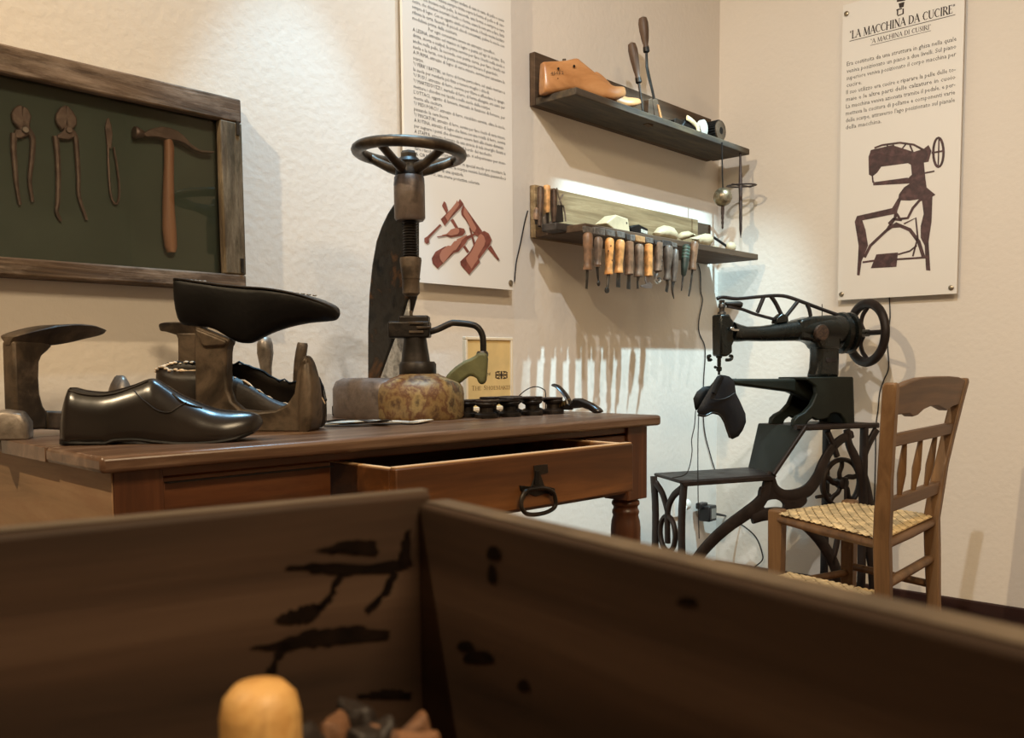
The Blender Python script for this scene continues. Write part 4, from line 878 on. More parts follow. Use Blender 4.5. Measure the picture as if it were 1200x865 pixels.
M().tube(smooth_path([on_shoe(*p) for p in ((205, .95), (216, .9), (228, .9), (240, .93))], 4), .0012, 6).done('strap', LEATS, shoe)
t = M()
t.loft(body_rings(vps, dense([(x, b-3.5, b+.6, h*1.02) for x, a, b, h in sts[1:-2]]), [(0, 0), (0, .95), (.5, 1), (1, .97), (1, 0)])); t.done('sole', LEATD, shoe, smooth=50)
M().loft(body_rings(vps, dense([(x, 513.5, 519.6, h) for x, h in ((74, .018), (80, .028), (100, .034), (120, .035), (131, .034))]), [(0, 0), (0, .97), (1, 1), (1, 0)])).done('heel', LEATD, shoe, smooth=50)

# open unlined shoe behind
bo = on_z(285, 503, ZT); rv = V((RIGHT.x, RIGHT.y, 0)).normalized(); vpo = VP(bo, bo+rv); no = vpo.n
sto = [(185, 440, 440, 458, .005), (188, 434, 432, 470, .016), (196, 432, 427, 480, .026), (212, 435, 425, 489, .033), (235, 435, 425, 492, .036), (255, 436, 426, 493, .037), (275, 440, 427, 494, .036), (292, 447, 431, 495, .036), (310, 458, 441, 496, .040), (328, 468, 447, 498, .043), (345, 473, 449, 499, .043), (358, 470, 447, 500, .040), (368, 462, 440, 500, .034), (376, 462, 455, 500, .022), (381, 474, 472, 494, .008)]
kk = smooth_path([V(s[:3]) for s in sto], 3); k2 = smooth_path([V((s[3], s[4], 0)) for s in sto], 3)
rings = []; rimn = []; rimf = []
for a, b in zip(kk, k2):
    px, yn, yf, yb, hw = a.x, a.y, a.z, b.x, max(b.y, .002); r = []
    for v, q in ((1, .78), (.8, .9), (.55, 1), (.3, .98), (.1, .85), (0, .6)): r.append(vpo(px, yb).lerp(vpo(px, yn), v)+no*hw*q)
    r.append(vpo(px, yb))
    for v, q in ((0, .6), (.1, .85), (.3, .98), (.55, 1), (.8, .9), (1, .78)): r.append(vpo(px, yb).lerp(vpo(px, yf), v)-no*hw*q)
    rings.append(r); rimn.append(r[0]); rimf.append(r[-1])
t = M(); t.loft(rings, closed=False, caps=False)
osh = t.done('open_shoe', LEATR, None, 'dark unfinished leather shoe lying open behind the center iron last', 'shoe', 'black leather shoes on the table', smooth=70, solid=.003)
random.seed(5)
M().tube([p+V((0, 0, random.uniform(-.002, .002))) for p in rimn[2:]], [random.uniform(.0008, .0022) for _ in rimn[2:]], 6).done('raw_near_edge', FRAY, osh)
M().tube([p+V((0, 0, random.uniform(-.003, .004))) for p in rimf], [random.uniform(.001, .003) for _ in rimf], 6).done('torn_far_edge', LEATD, osh)
t = M()
for i, p in enumerate(rimn[2:11]): t.sphere(p+V((0, 0, random.uniform(-.001, .003))), random.uniform(.002, .004), (1.6, 1, .8), 6)
for i, p in enumerate(rimf[3:12]): t.sphere(p+V((0, 0, random.uniform(-.001, .003))), random.uniform(.002, .004), (1.6, 1, .8), 6)
t.done('frayed_lining', FRAY, osh, kind='stuff')

# lasts at the back
bo = on_z(222, 494.5, ZT); vb = VP(bo, bo+rv); c = crop(180, 370, 5.4545); n = vb.n
th = thing('cobbler_last', bo, 'iron cobbler last behind the open shoe, small beak pointing left', 'shoe anvil', 'iron cobbler lasts on the table')
M().loft(body_rings(vb, dense([(*c(x, a), c(x, b)[1], h) for x, a, b, h in ((40, 76, 84, .004), (52, 56, 98, .014), (90, 46, 104, .019), (150, 43, 122, .021), (220, 42, 140, .021), (300, 44, 145, .019), (340, 56, 130, .008))]), flat_top)).done('foot', IRON, th, smooth=50)
M().prism([vb(*c(*p))+n*.012 for p in ((150, 110), (300, 110), (288, 150), (285, 616), (172, 616), (166, 150))], -n*.024).done('post', IRON, th, bevel=.004)
M().box(vb(222, 490), (.08, .045, .014)).done('base_plate', IRON, th, bevel=.004)
bo = on_z(330, 492, ZT); vb2 = VP(bo, bo+rv); n = vb2.n
th = thing('cobbler_last', bo, 'iron last behind the open shoe with two bright worn feet pointing up', 'shoe anvil', 'iron cobbler lasts on the table')
M().tube([vb2(*c(x, y)) for x, y in ((722, 620), (722, 420), (718, 330), (714, 240), (712, 180), (712, 142), (712, 132))], [(.013, .012), (.0115, .010), (.0125, .012), (.017, .02), (.016, .02), (.012, .015), (.005, .006)], 12, flat=V((vb2.u))).done('foot', IRONL, th, smooth=60)
M().tube([vb2(*c(x, y)) for x, y in ((935, 620), (930, 400), (935, 300), (944, 230), (952, 185), (953, 173))], [(.013, .012), (.013, .012), (.0125, .012), (.012, .012), (.0115, .011), (.010, .009)], 12, flat=V((vb2.u))).done('foot', IRON, th, smooth=60)
M().prism([vb2(*p)+n*.012 for p in ((306, 483), (357, 483), (357, 492), (306, 492))], -n*.024).done('arm', IRON, th, bevel=.003)

# ================================================================== the screw press
S = CAM+ray(484, 470)*1.885; S = V((S.x, S.y, ZT)); PXM = 1.885/FPX
def zp(py): return ZT+(491.5-py)*PXM
prs = thing('screw_press', S, 'heavy old iron screw press with a spoked handwheel on a curved column', 'press')
rv0 = V((RIGHT.x, RIGHT.y, 0)).normalized()
def cap(y0, y1, r, k=16): return [(S.x+r*math.cos(a), y0+r*math.sin(a)) for a in [PI+PI*i/k for i in range(k+1)]]+[(S.x+r*math.cos(a), y1+r*math.sin(a)) for a in [PI*i/k for i in range(k+1)]]
SB = V((S.x, S.y, 0))+rv0*.0145
M().lathe((SB.x, SB.y, ZT), (0, 0, 1), [(.088, 0), (.092, .006), (.093, .05), (.091, .064), (.084, .075), (.066, .083), (.046, .090), (.040, .094), (.001, .094)], 40).done('front_base', CASTP, prs, smooth=50)
t = M(); x0 = S.x-.018
for i, (r, h) in enumerate(((.072, 0), (.074, .01), (.074, .06), (.068, .078), (.054, .084))): pass
t.loft([[V((x+ -.012, y, ZT+h)) for x, y in cap(S.y+.05, S.y+.14, r)] for r, h in ((.070, .0), (.073, .008), (.073, .062), (.066, .078), (.050, .085))]); t.done('rear_base', CASTG, prs, smooth=50)
xp = S.x+.006
def cp(px, py): return on_x(px, py, xp)
side = [(464, 236), (460, 239), (453, 250), (446, 265), (440, 282), (435, 310), (431.5, 345), (430, 385), (430, 420), (430, 446), (445, 446), (447, 438), (456, 412), (465, 388), (473, 366), (478, 348), (480, 330), (480, 262), (480, 234)]
t = M(); P = [cp(*p) for p in side]
t.prism(P, (.030, 0, 0)); col = t.done('column', CASTC, prs, bevel=.006, seg=3)
xq = xp-.0002
M().prism([on_x(*p, xq) for p in ((445, 444), (456, 414), (466, 388), (474, 366), (478.5, 350), (478.5, 444))], (.006, 0, 0)).done('bare_web', CASTS, prs, bevel=.002)
PO = S.copy()
def lat(name, prof, mat, n=24, dx=0, **k): return M().lathe((S.x+rv0.x*dx, S.y+rv0.y*dx, 0), (0, 0, 1), [(r, z) for r, z in prof], n).done(name, mat, prs, **k)
lat('post_flange', [(.036, zp(444)), (.039, zp(441)), (.039, zp(428)), (.035, zp(425))], IRONB, dx=.011)
lat('post', [(.031, zp(427)), (.029, zp(420)), (.020, zp(385)), (.021, zp(383))], IRONB, dx=.007)
t = M(); R45 = Matrix.Rotation(YAW, 3, 'Z')
hc = V((S.x, S.y, 0)); rv = V((RIGHT.x, RIGHT.y, 0)).normalized(); fv = V((FWD.x, FWD.y, 0)).normalized()
RM = Matrix((rv, fv, (0, 0, 1))).transposed()
t.box(hc+V((0, 0, zp(388)))-rv*.004, (.086, .050, .034), RM); t.box(hc+V((0, 0, zp(378)))+rv*.006, (.062, .044, .022), RM)
t.done('clamp_head', IRONB, prs, bevel=.004)
t = M()
for dx, yy in ((.012, 381), (.012, 391), (.028, 386)): t.box(hc+V((0, 0, zp(yy)))+rv*dx-fv*.026, (.03, .006, .005), RM)
t.done('clamp_ridges', IRON, prs, bevel=.001)
M().cyl(hc+V((0, 0, zp(376)))-rv*.0, hc+V((0, 0, zp(366)))-rv*.001, .0035, n=10).done('clamp_screw', IRON, prs)
vpp = VP(S, S+rv)
rod = [(500, 390), (513, 386), (527, 379.5), (534, 378.5), (552, 380.5), (560, 384), (565, 392), (566.3, 402), (566.3, 416)]
M().tube(smooth_path([vpp(*p) for p in rod], 4), .0068, 10).done('bent_rod', IRONB, prs)
c = crop(380, 360, 3.53)
hook = [(500, 292), (520, 268), (545, 245), (580, 222), (605, 212), (626, 200), (634, 188), (672, 188), (678, 214), (672, 300), (664, 320), (640, 318), (632, 296), (616, 284), (600, 286), (580, 300), (560, 318), (520, 318)]
M().prism([vpp(*c(*p))-vpp.n*.016 for p in hook], vpp.n*.032).done('green_hook', GREENP, prs, bevel=.007, seg=3)
M().lathe(vpp(*c(654, 190)), (0, 0, -1), [(.010, -.004), (.0125, 0), (.0125, .006), (.011, .008)], 16).done('rod_collar', GUN, prs)
lat('ram_foot', [(.013, zp(349)), (.018, zp(346)), (.018, zp(331)), (.020, zp(329))], IRON)
lat('ram', [(.018, zp(331)), (.019, zp(326)), (.023, zp(308)), (.022, zp(305))], IRON)
th_ = []
z = zp(307); k = 0
while z < zp(261): th_ += [(.0135, z), (.0162, z+.0028)]; z += .0056
lat('screw_thread', th_, IRONB, 18, smooth=20)
lat('collar', [(.028, zp(263)), (.032, zp(260)), (.032, zp(222)), (.031, zp(214)), (.027, zp(211))], CASTG)
zw = 1.3225; Rw = .1055
TILT = Matrix.Rotation(math.radians(2.4), 3, fv)
wc = V((S.x, S.y, zw))+rv*.0012
def wt(a, r, z): return wc+TILT@V((r*math.cos(a), r*math.sin(a), z))
whl = M().tube([wt(i*PI/24, Rw, 0) for i in range(48)], [(.0115, .0135)]*48, 12, closed=True, flat=V((0, 0, 1))).done('handwheel_rim', IRONW, prs, smooth=80)
for a in (2.62-.15, 4.1, .35, -1.05+6.28+.75):
    pass
for a in [YAW-PI/2+x for x in (math.radians(150), math.radians(242), math.radians(318), math.radians(32))]:
    M().tube([wt(a, .02, -.034), wt(a, .05, -.026), wt(a, .085, -.010), wt(a, Rw-.006, -.002)], [(.013, .011), (.010, .008), (.009, .008), (.010, .010)], 10, flat=V((0, 0, 1))).done('handwheel_spoke', IRONW, prs, smooth=80)
lat('handwheel_hub', [(.029, zp(213)), (.028, zp(206)), (.024, zp(200)), (.026, zp(196)), (.020, zp(192))], IRONB)
lat('top_nut', [(.018, zp(193)), (.018, zp(187)), (.014, zp(184))], GUN, 6, smooth=20)

# ================================================================== small things on the table
q0 = on_z(404, 487, ZT)
M().box(q0+V((0, .012, .0115)), (.040, .03, .023), Matrix.Rotation(.5, 3, 'Z')).done('black_iron_block', IRONB, None, 'small black iron block left of the press base', 'block', bevel=.003)
PAPD = plain('dark_leather_sheet', (58, 54, 52), .5, var=.2, vscale=14); PAPW = plain('pale_sheet', (214, 206, 192), .7)
def sheet(pts, w0, mat, label, lift, amp):
    P = [on_z(px, py, ZT) for px, py in pts]; P = smooth_path(P, 5); k = len(P); t = M(); rg = []
    for i, p in enumerate(P):
        z = lift+amp*abs(math.sin(i/(k-1)*PI*1.7)); d = (P[min(i+1, k-1)]-P[max(i-1, 0)]).normalized(); s_ = V((-d.y, d.x, 0))*w0*(.3+.7*math.sin(PI*(.12+.8*i/(k-1))))
        a, b = p+V((0, 0, z)), p+s_+V((0, 0, z*.8)); rg.append([a, b, b+V((0, 0, .0016)), a+V((0, 0, .0016))])
    t.loft(rg); return t.done('leather_sheet', mat, None, label, 'leather sheet', 'thin sheets lying in front of the press', smooth=50)
sheet([(372, 499), (400, 499), (430, 496), (455, 496), (485, 498), (508, 494)], .05, PAPW, 'pale thin sheet, lowest of the sheets in front of the press', .0003, .003)
sheet([(376, 499), (400, 499.5), (425, 499), (445, 500), (458, 500)], .035, PAPD, 'dark thin leather sheet on top of the pale sheet before the press', .006, .006)
sheet([(380, 500.5), (420, 500), (450, 498.5), (470, 497.5)], .03, PAPD, 'narrow dark leather strip nearest the table front by the press', .0003, .001)

# iron roller chain
ca, cb = on_z(570, 490, ZT), on_z(648, 485, ZT); cdv = (cb-ca).normalized(); csd = V((-cdv.y, cdv.x, 0)); CL = (cb-ca).length
th = thing('roller_chain', (ca+cb)/2, 'heavy dark iron chain of spool rollers lying at the right of the press', 'chain')
nsp = 4
for row in (0, 1):
    for i in range(nsp):
        q = ca+cdv*(CL*i/(nsp-1))+csd*(.062*row)
        M().lathe(q, (0, 0, 1), [(.024, 0), (.025, .003), (.025, .008), (.022, .010), (.0145, .013), (.0145, .022), (.022, .027), (.023, .030), (.021, .033)], 18).done('roller', IRONB, th, smooth=45)
    for i in range(nsp-1):
        a, b = ca+cdv*(CL*i/(nsp-1))+csd*(.062*row), ca+cdv*(CL*(i+1)/(nsp-1))+csd*(.062*row); zz = .0332+.004*(i % 2)
        pl3 = [a-cdv*.02+csd*.012, a-cdv*.02-csd*.012, a-cdv*.008-csd*.022, a+cdv*.012-csd*.020, (a+b)/2-csd*.011, b-cdv*.012-csd*.020, b+cdv*.008-csd*.022, b+cdv*.02-csd*.012, b+cdv*.02+csd*.012, b+cdv*.008+csd*.022, b-cdv*.012+csd*.020, (a+b)/2+csd*.011, a+cdv*.012+csd*.020, a-cdv*.008+csd*.022]
        M().prism([p+V((0, 0, zz)) for p in pl3], (0, 0, .004)).done('link_plate', MACHR, th, bevel=.001)
# pliers and wire at the right end of the table
va = VP(on_z(648, 484, ZT), on_z(704, 487, ZT)); c = crop(540, 440, 6.667)
th = thing('rivet_pliers', on_z(685, 486, ZT), 'black hand pliers with a coil spring lying at the right end of the table', 'pliers')
M().prism([va(*c(*p))-va.n*.009 for p in ((860, 235), (895, 178), (940, 180), (1020, 215), (1080, 255), (1105, 285), (1060, 300), (1010, 268), (960, 250), (880, 260))], va.n*.018).done('handle', LEATS, th, bevel=.004)
M().tube(smooth_path([va(*c(*p)) for p in ((850, 225), (835, 180), (800, 130), (760, 90), (728, 75))], 4), [(.0035, .009)]*17, 8, flat=va.u).done('handle', LEATS, th)
t = M()
for k in range(4): t.lathe(va(*c(785+k*18, 235-k*8)), va.u, [(.006, -.001), (.0085, 0), (.0085, .003), (.006, .004)], 12)
t.done('coil_spring', plain('brass_coil', (150, 124, 78), .35, .8), th)
M().prism([va(*c(*p))-va.n*.007 for p in ((735, 262), (775, 240), (850, 218), (880, 240), (860, 270), (800, 268), (750, 288))], va.n*.014).done('jaw', IRONB, th, bevel=.002)
M().tube(smooth_path([va(*c(*p), -.03) for p in ((450, 165), (490, 128), (540, 98), (590, 88), (640, 105), (662, 140), (662, 300))], 4), .0013, 6).done('wire_loop', CABLE, None, 'thin black wire loop arching over the iron chain', 'wire')

# sign with flag, behind the hook
ys = -.30
s0, s1, s2 = on_y(545, 394.5, ys), on_y(600.5, 395.5, ys), on_y(601, 463, ys)
sxl, sxr, szt, szb = s0.x, s1.x, s0.z, ZT
sg = thing('table_sign', ((sxl+sxr)/2, ys, ZT), 'small cream sign in a pale frame on the table behind the press hook', 'sign')
M().box(((sxl+sxr)/2, ys+.006, (szt+szb)/2), (sxr-sxl-.008, .006, szt-szb-.008)).done('sign_paper', PAPER, sg)
for x, z, sx, sz in (((sxl+sxr)/2, szt-.0035, sxr-sxl, .007), ((sxl+sxr)/2, szb+.004, sxr-sxl, .008), (sxl+.0035, (szt+szb)/2, .007, szt-szb-.016), (sxr-.0035, (szt+szb)/2, .007, szt-szb-.016)):
    M().box((x, ys+.004, z), (sx, .012, sz)).done('frame_bar', SIGNF, sg, bevel=.001)
M().box(((sxl+sxr)/2, ys+.035, ZT+.02), (.05, .055, .04)).done('rear_stand', SIGNF, sg, bevel=.002)
c = crop(535, 385, 10.17)
def sp(x, y, k=.0022): return on_y(*c(x, y), ys+k)
t = M()
a, b = sp(178, 738), sp(658, 738); put_serif(t, 'The Shoemaker', a, (1, 0, 0), (0, 0, 1), abs(a.z-sp(178, 684).z), b.x-a.x)
t.done('printed_title', plain('sign_brown_ink', (120, 84, 40), .7), sg, smooth=0)
t = M(); a = sp(356, 565); put_text(t, 'ne', a, (1, 0, .12), (.25, 0, 1), .016); t.done('printed_script', INKT, sg, smooth=0)
t = M()
def q(*p): t.face([sp(*x) for x in p])
q((462, 545), (608, 545), (608, 562), (462, 562)); q((526, 508), (544, 508), (544, 600), (526, 600))
for (xa, ya, xb, yb) in ((475, 512, 515, 535), (595, 512, 555, 535), (475, 596, 515, 572), (595, 596, 555, 572)):
    q((xa-8, ya), (xa+8, ya), (xb+8, yb), (xb-8, yb))
for x0_, x1_, y0_, y1_ in ((486, 518, 508, 518), (552, 584, 508, 518), (486, 518, 590, 600), (552, 584, 590, 600), (462, 478, 520, 538), (592, 608, 520, 538), (462, 478, 568, 588), (592, 608, 568, 588)):
    q((x0_, y0_), (x1_, y0_), (x1_, y1_), (x0_, y1_))
t.done('printed_flag', INKT, sg, smooth=0)

# ================================================================== the sewing machine
AX = math.radians(42.383-68)
MA = V((math.cos(AX), math.sin(AX), 0)); MN = V((MA.y, -MA.x, 0))
if MN.dot(CAM) < 0 and MN.dot(FWD) > 0: MN = -MN
W = CAM+ray(1015.5, 390.3)*3.02
def mp(px, py, off=0.0): return on_p(px, py, W+MN*off, MN)
c1 = crop(820, 340, 4.615); c2 = crop(740, 430, 3.328)
mc = mp(900, 500); mach = thing('sewing_machine', (mc.x, mc.y, 0), 'black cast iron cobbler sewing machine with a spoked handwheel on a treadle stand', 'sewing machine')
def m1(*p, off=0.0): return mp(*c1(*p), off)
def m2(*p, off=0.0): return mp(*c2(*p), off)
def mprism(name, pts, o0, o1, mat, f=m1, bevel=.004, **k): return M().prism([f(*p, off=o0) for p in pts], -MN*(o0-o1)).done(name, mat, mach, bevel=bevel, **k)
mprism('face_plate', [(112, 131), (165, 130), (172, 150), (188, 172), (188, 280), (178, 300), (180, 338), (150, 360), (114, 357)], .024, -.024, MACH, bevel=.006)
ar = [(170, 225, 52), (205, 232, 46), (250, 236, 38), (330, 236, 40), (430, 228, 47), (520, 218, 56), (600, 212, 66), (680, 208, 72), (760, 215, 78)]
M().tube([m1(x, y) for x, y, _ in ar], [(r/4.615*.00283, r/4.615*.00283) for *_, r in ar], 20, flat=V((0, 0, 1))).done('arm', MACH, mach, smooth=60)
mprism('column', [(630, 145), (660, 140), (750, 140), (765, 180), (765, 330), (762, 480), (626, 480), (642, 425), (648, 340), (642, 300), (626, 272)], .028, -.028, MACH, bevel=.016, seg=4)
M().lathe(m1(662, 230, off=.046), MN, [(.026, -.022), (.0265, .0), (.025, .003), (.018, .0038)], 28).done('medallion', MEDAL, mach)
mprism('shoulder', [(548, 160), (620, 141), (745, 137), (770, 160), (770, 320), (655, 320), (640, 290), (610, 276), (548, 270)], .034, -.034, MACH, bevel=.018, seg=4)
mprism('brass_tag', [(685, 368), (738, 368), (738, 390), (685, 390)], (.0295), .027, MACHR, bevel=.0006)
mprism('lever_bracket', [(420, 150), (450, 125), (480, 140), (482, 172), (415, 182)], .014, -.014, MACH, bevel=.003)
t = M()
def tr(pts, r, n=7): t.tube(smooth_path([m1(*p) for p in pts], 3), r, n)
for pts, w_ in (([(95, 47), (112, 40), (140, 40), (200, 47), (300, 38), (400, 30), (470, 35), (560, 66), (650, 100), (745, 134)], 13), ([(150, 88), (230, 104), (300, 130), (430, 165)], 11), ([(345, 40), (312, 120)], 14), ([(385, 34), (410, 70), (445, 140)], 15), ([(530, 62), (500, 100), (468, 140)], 14), ([(580, 78), (592, 105), (600, 142)], 14)):
    t.ribbon(smooth_path([m1(*p) for p in pts], 3), w_*1.35/4.615*.00283, MN, .010)
t.done('lever_truss', MACHR, mach, smooth=50)
M().tube([m1(140, 74), m1(180, 76), m1(215, 78), m1(226, 80)], [.0055, .008, .0105, .008], 12).done('cone_follower', IRONB, mach)
M().lathe(m1(120, 130), (0, 0, 1), [(.014, 0), (.013, .006), (.008, .008), (.008, .018), (.011, .02), (.011, .03), (.008, .034), (.009, .042), (.006, .044)], 14).done('tension_post', GUN, mach)
M().cyl(m1(662, 76), m1(662, 142), .0014, n=6).done('spool_pin', GUN, mach)
for s in (-1, 1):
    t = M(); bx = 62 if s < 0 else 158
    t.tube(smooth_path([m1(*p) for p in ((bx-s*-16 if s < 0 else bx-16, 378), (bx, 378), (bx+s*14, 372), (bx+s*16, 358), (bx+s*4, 356))], 3), .0052, 8); t.done('hook_arm', MACH, mach)
M().lathe(m1(105, 352), (0, 0, -1), [(.010, 0), (.010, .008), (.0065, .010), (.0062, .036), (.009, .038), (.009, .048), (.004, .052), (.004, .062)], 12).done('needle_bar', MACH, mach)
M().sphere(m1(84, 417), .0048, n=10).done('needle_screw', MACH, mach)
mprism('thumb_screw', [(168, 202), (185, 200), (188, 210), (214, 212), (214, 222), (186, 222), (170, 216)], .036, .028, STEEL, bevel=.001)
# handwheel and pulley
HR = .1105
AXW = math.radians(42.383-76); MAO, MNO = MA, MN
WA = V((math.cos(AXW), math.sin(AXW), 0)); WN = V((WA.y, -WA.x, 0))
def wp(a, r, o=0): return W+WA*o+V((0, 0, 1))*math.sin(a)*r+WN*math.cos(a)*r
M().tube([wp(i*PI/24, HR-.012) for i in range(48)], [(.0135, .016)]*48, 12, closed=True, flat=WA).done('handwheel_rim', MACHR, mach, smooth=80)
for pts in ([(0, .018), (0, .05), (0, HR-.012)], [(PI, .018), (PI, .05), (PI, HR-.012)], [(PI/2+1.0, .020), (PI/2+.75, .045), (PI/2+.32, .066), (PI/2-.02, .084), (PI/2-.08, HR-.012)], [(-PI/2-1.0, .020), (-PI/2-.75, .045), (-PI/2-.32, .066), (-PI/2+.02, .084), (-PI/2+.08, HR-.012)]):
    P = smooth_path([wp(*p) for p in pts], 4); M().tube(P, [(.006, .0085)]*len(P), 8, flat=WA).done('handwheel_spoke', MACHR, mach, smooth=80)
M().lathe(W-WA*.088, WA, [(.042, -.02), (.055, -.024), (.068, -.018), (.070, -.006), (.058, .0), (.058, .008), (.068, .012), (.070, .022), (.060, .028), (.034, .034), (.020, .05), (.013, .058), (.012, .096), (.006, .098)], 28).done('pulley_hub', MACH, mach)
M().cyl(m1(745, 215), W-WA*.05, .03, n=16).done('shaft_housing', MACH, mach)
# bed arm and base casting
mprism('bed_arm', [(175, 480), (400, 480), (640, 478), (650, 560), (600, 602), (560, 578), (500, 552), (300, 526), (190, 512)], .022, -.022, MACHG, bevel=.008, seg=3)
M().cyl(m1(195, 496), m1(165, 498), .011, n=12).done('arm_nose', MACHG, mach)
plate = [(575, 478), (830, 475), (838, 735), (797, 735), (785, 698), (762, 672), (735, 664), (708, 670), (695, 695), (640, 705), (612, 690), (585, 712), (573, 738), (508, 737), (513, 702), (535, 680), (570, 662), (608, 620), (634, 560), (630, 520)]
mprism('base_plate', plate, .075, .055, MACHG, bevel=.004)
mprism('base_plate', [(575, 478), (830, 475), (838, 735), (797, 735), (785, 698), (735, 664), (708, 670), (695, 695), (640, 705), (612, 690), (585, 712), (573, 738), (508, 737), (513, 702), (535, 680), (570, 662), (608, 620), (634, 560), (630, 520)], .055, .052, MACHG, bevel=0)
bk = [(m1(*p, off=.065)-MN*.13) for p in plate]
M().prism(bk, MN*.02).done('base_plate', MACHG, mach, bevel=.004)
mprism('base_top', [(578, 472), (830, 469), (832, 484), (578, 488)], .075, -.065, MACHG, bevel=.003)
mprism('base_end', [(815, 480), (832, 480), (838, 735), (822, 735)], .070, -.06, MACHG, bevel=.002)
# tables and chute
def slab(name, a, b, o0, o1, th_, mat, bevel=.004): # a,b left and right points at the near edge top
    a, b = V(a), V(b); z = (a.z+b.z)/2; a.z = b.z = z; d = MN*(o0-o1)
    return M().prism([a, b, b-d, a-d], (0, 0, -th_)).done(name, mat, mach, bevel=bevel)
ON, OFB = .10, -.10
ta, tb = mp(944, 499.5, ON), mp(1030, 496.5, ON); ztop = (ta.z+tb.z)/2
fa, fb, fc, fd = mp(888, 497.5, OFB), mp(1020, 495, OFB), mp(766, 556, OFB), mp(878, 550, OFB)
def slab4(name, q, th_, mat, bevel=.004): return M().prism(q, (0, 0, -th_)).done(name, mat, mach, bevel=bevel)
fz = lambda p, z: V((p.x, p.y, z))
slab4('upper_table', [fz(ta, ztop), fz(tb, ztop), fz(tb, ztop)-MN*(ON-OFB), fz(fa, ztop)], .014, MACHR)
la, lb = mp(797, 563, ON), mp(906, 556.5, ON); zlow = (la.z+lb.z)/2
slab4('lower_table', [fz(la, zlow), fz(lb, zlow), fz(fd, zlow), fz(fc, zlow)], .010, MACHR)
lf = V((la.x, la.y, zlow)); rt = V((lb.x, lb.y, zlow)); dd = MN*(ON-OFB)
M().prism([lf+V((0, 0, -.004)), rt+V((0, 0, -.004)), rt+V((0, 0, -.018)), lf+MA*.01+V((0, 0, -.018))], MN*.006).done('table_apron', MACHR, mach, bevel=.002)
ra_ = V((lb.x, lb.y, zlow)); rb_ = V((ta.x, ta.y, ztop))
t = M(); t.loft([[p, q, q+V((.0, 0, -.010)), p+V((0, 0, -.010))] for p, q in ((ra_-MA*.004, fz(fd, zlow)-MA*.004), (rb_+MA*.002, fz(fa, ztop)+MA*.002))]); t.done('chute_plate', MACHG, mach, bevel=.002)
M().ribbon([ra_+MN*.002, rb_+MN*.002], .013, MN, .012).done('chute_edge', MACHR, mach)
# side frames
def rib(t, pts, w_, off, k=5, closed=False, f=m2):
    P = smooth_path([f(*p, off=off) for p in pts], k, closed); n = len(P)
    if isinstance(w_, (list, tuple)):
        ww = []
        for i in range(n): s = i/(n-1)*(len(w_)-1); j = min(int(s), len(w_)-2); ww.append((w_[j]+(w_[j+1]-w_[j])*(s-j))*PXK)
    else: ww = w_*PXK
    t.ribbon(P, ww, MN, .016, closed)
PXK = 1.2*2.86/FPX/3.328
def side_frame(off):
    t = M()
    rib(t, [(548, 415), (530, 450), (522, 490), (498, 530), (450, 570), (380, 620), (318, 675), (262, 740), (235, 800)], [34, 30, 34, 40, 42, 38, 36, 34, 34], off)
    rib(t, [(470, 588), (520, 575), (580, 572), (640, 590), (695, 630), (745, 690), (790, 770), (812, 850)], [40, 40, 40, 40, 38, 36, 36, 38], off)
    rib(t, [(545, 440), (558, 475), (590, 498), (640, 500), (690, 478), (725, 430), (745, 380), (775, 325), (815, 285), (860, 262)], [28, 30, 34, 40, 42, 38, 34, 30, 28, 26], off)
    out = smooth_path([m2(*p, off=off) for p in ((505, 470), (545, 470), (580, 486), (625, 500), (672, 505), (676, 530), (640, 560), (610, 592), (560, 598), (505, 594), (462, 590), (492, 530))], 3, True)
    cen = m2(553, 541, off=off); k = len(out); cu = (m2(600, 541, off=off)-cen).normalized(); rx_, rz_ = (m2(593, 541, off=off)-cen).length, (m2(553, 516, off=off)-cen).length
    inn_ = []
    for p in out:
        d = p-cen; a = math.atan2(d.z/rz_, d.dot(cu)/rx_); inn_.append(cen+cu*rx_*math.cos(a)+V((0, 0, rz_*math.sin(a))))
    h = MN*.008
    t.loft_closed([[o_+h, i_+h*.7, i_-h*.7, o_-h] for o_, i_ in zip(out, inn_)])
    rib(t, [(840, 245), (848, 300), (870, 350), (895, 420), (905, 500), (905, 560), (915, 650), (935, 760), (945, 860)], [22, 24, 30, 34, 34, 30, 30, 30, 34], off)
    rib(t, [(955, 245), (925, 300), (905, 360), (905, 410), (918, 470), (930, 540)], [24, 22, 20, 22, 28, 30], off)
    rib(t, [(765, 255), (785, 300), (802, 350)], [18, 18, 18], off)
    rib(t, [(640, 236), (960, 228)], [18, 18], off)
    rib(t, [(780, 770), (800, 690), (806, 620), (800, 560)], [18, 18, 16, 16], off)
    return t.done('side_frame', MACHR, mach, smooth=45)
side_frame(ON-.012)
# treadle wheel between the frames
bw = m2(818, 452, off=.02)
def bp(a, r, o=0): return bw+MN*o+V((0, 0, 1))*math.sin(a)*r+MA*math.cos(a)*r
M().tube([bp(i*PI/20, .078) for i in range(40)], [(.012, .008)]*40, 10, closed=True, flat=MN).done('treadle_wheel_rim', MACHR, mach, smooth=80)
for i in range(5):
    a = i*2*PI/5+.3; M().tube(smooth_path([bp(a+.5, .012), bp(a+.25, .035), bp(a, .055), bp(a, .076)], 3), [(.006, .009)]*10, 8, flat=MN).done('treadle_wheel_spoke', MACHR, mach, smooth=80)
M().lathe(bw-MN*.06, MN, [(.010, 0), (.012, .04), (.020, .05), (.020, .075), (.012, .08)], 16).done('treadle_wheel_hub', MACHR, mach)
M().tube([bw+MN*.022+V((0, 0, .02)), V((bw.x, bw.y, .12))+MN*.02], .006, 8).done('pitman_rod', MACHR, mach)
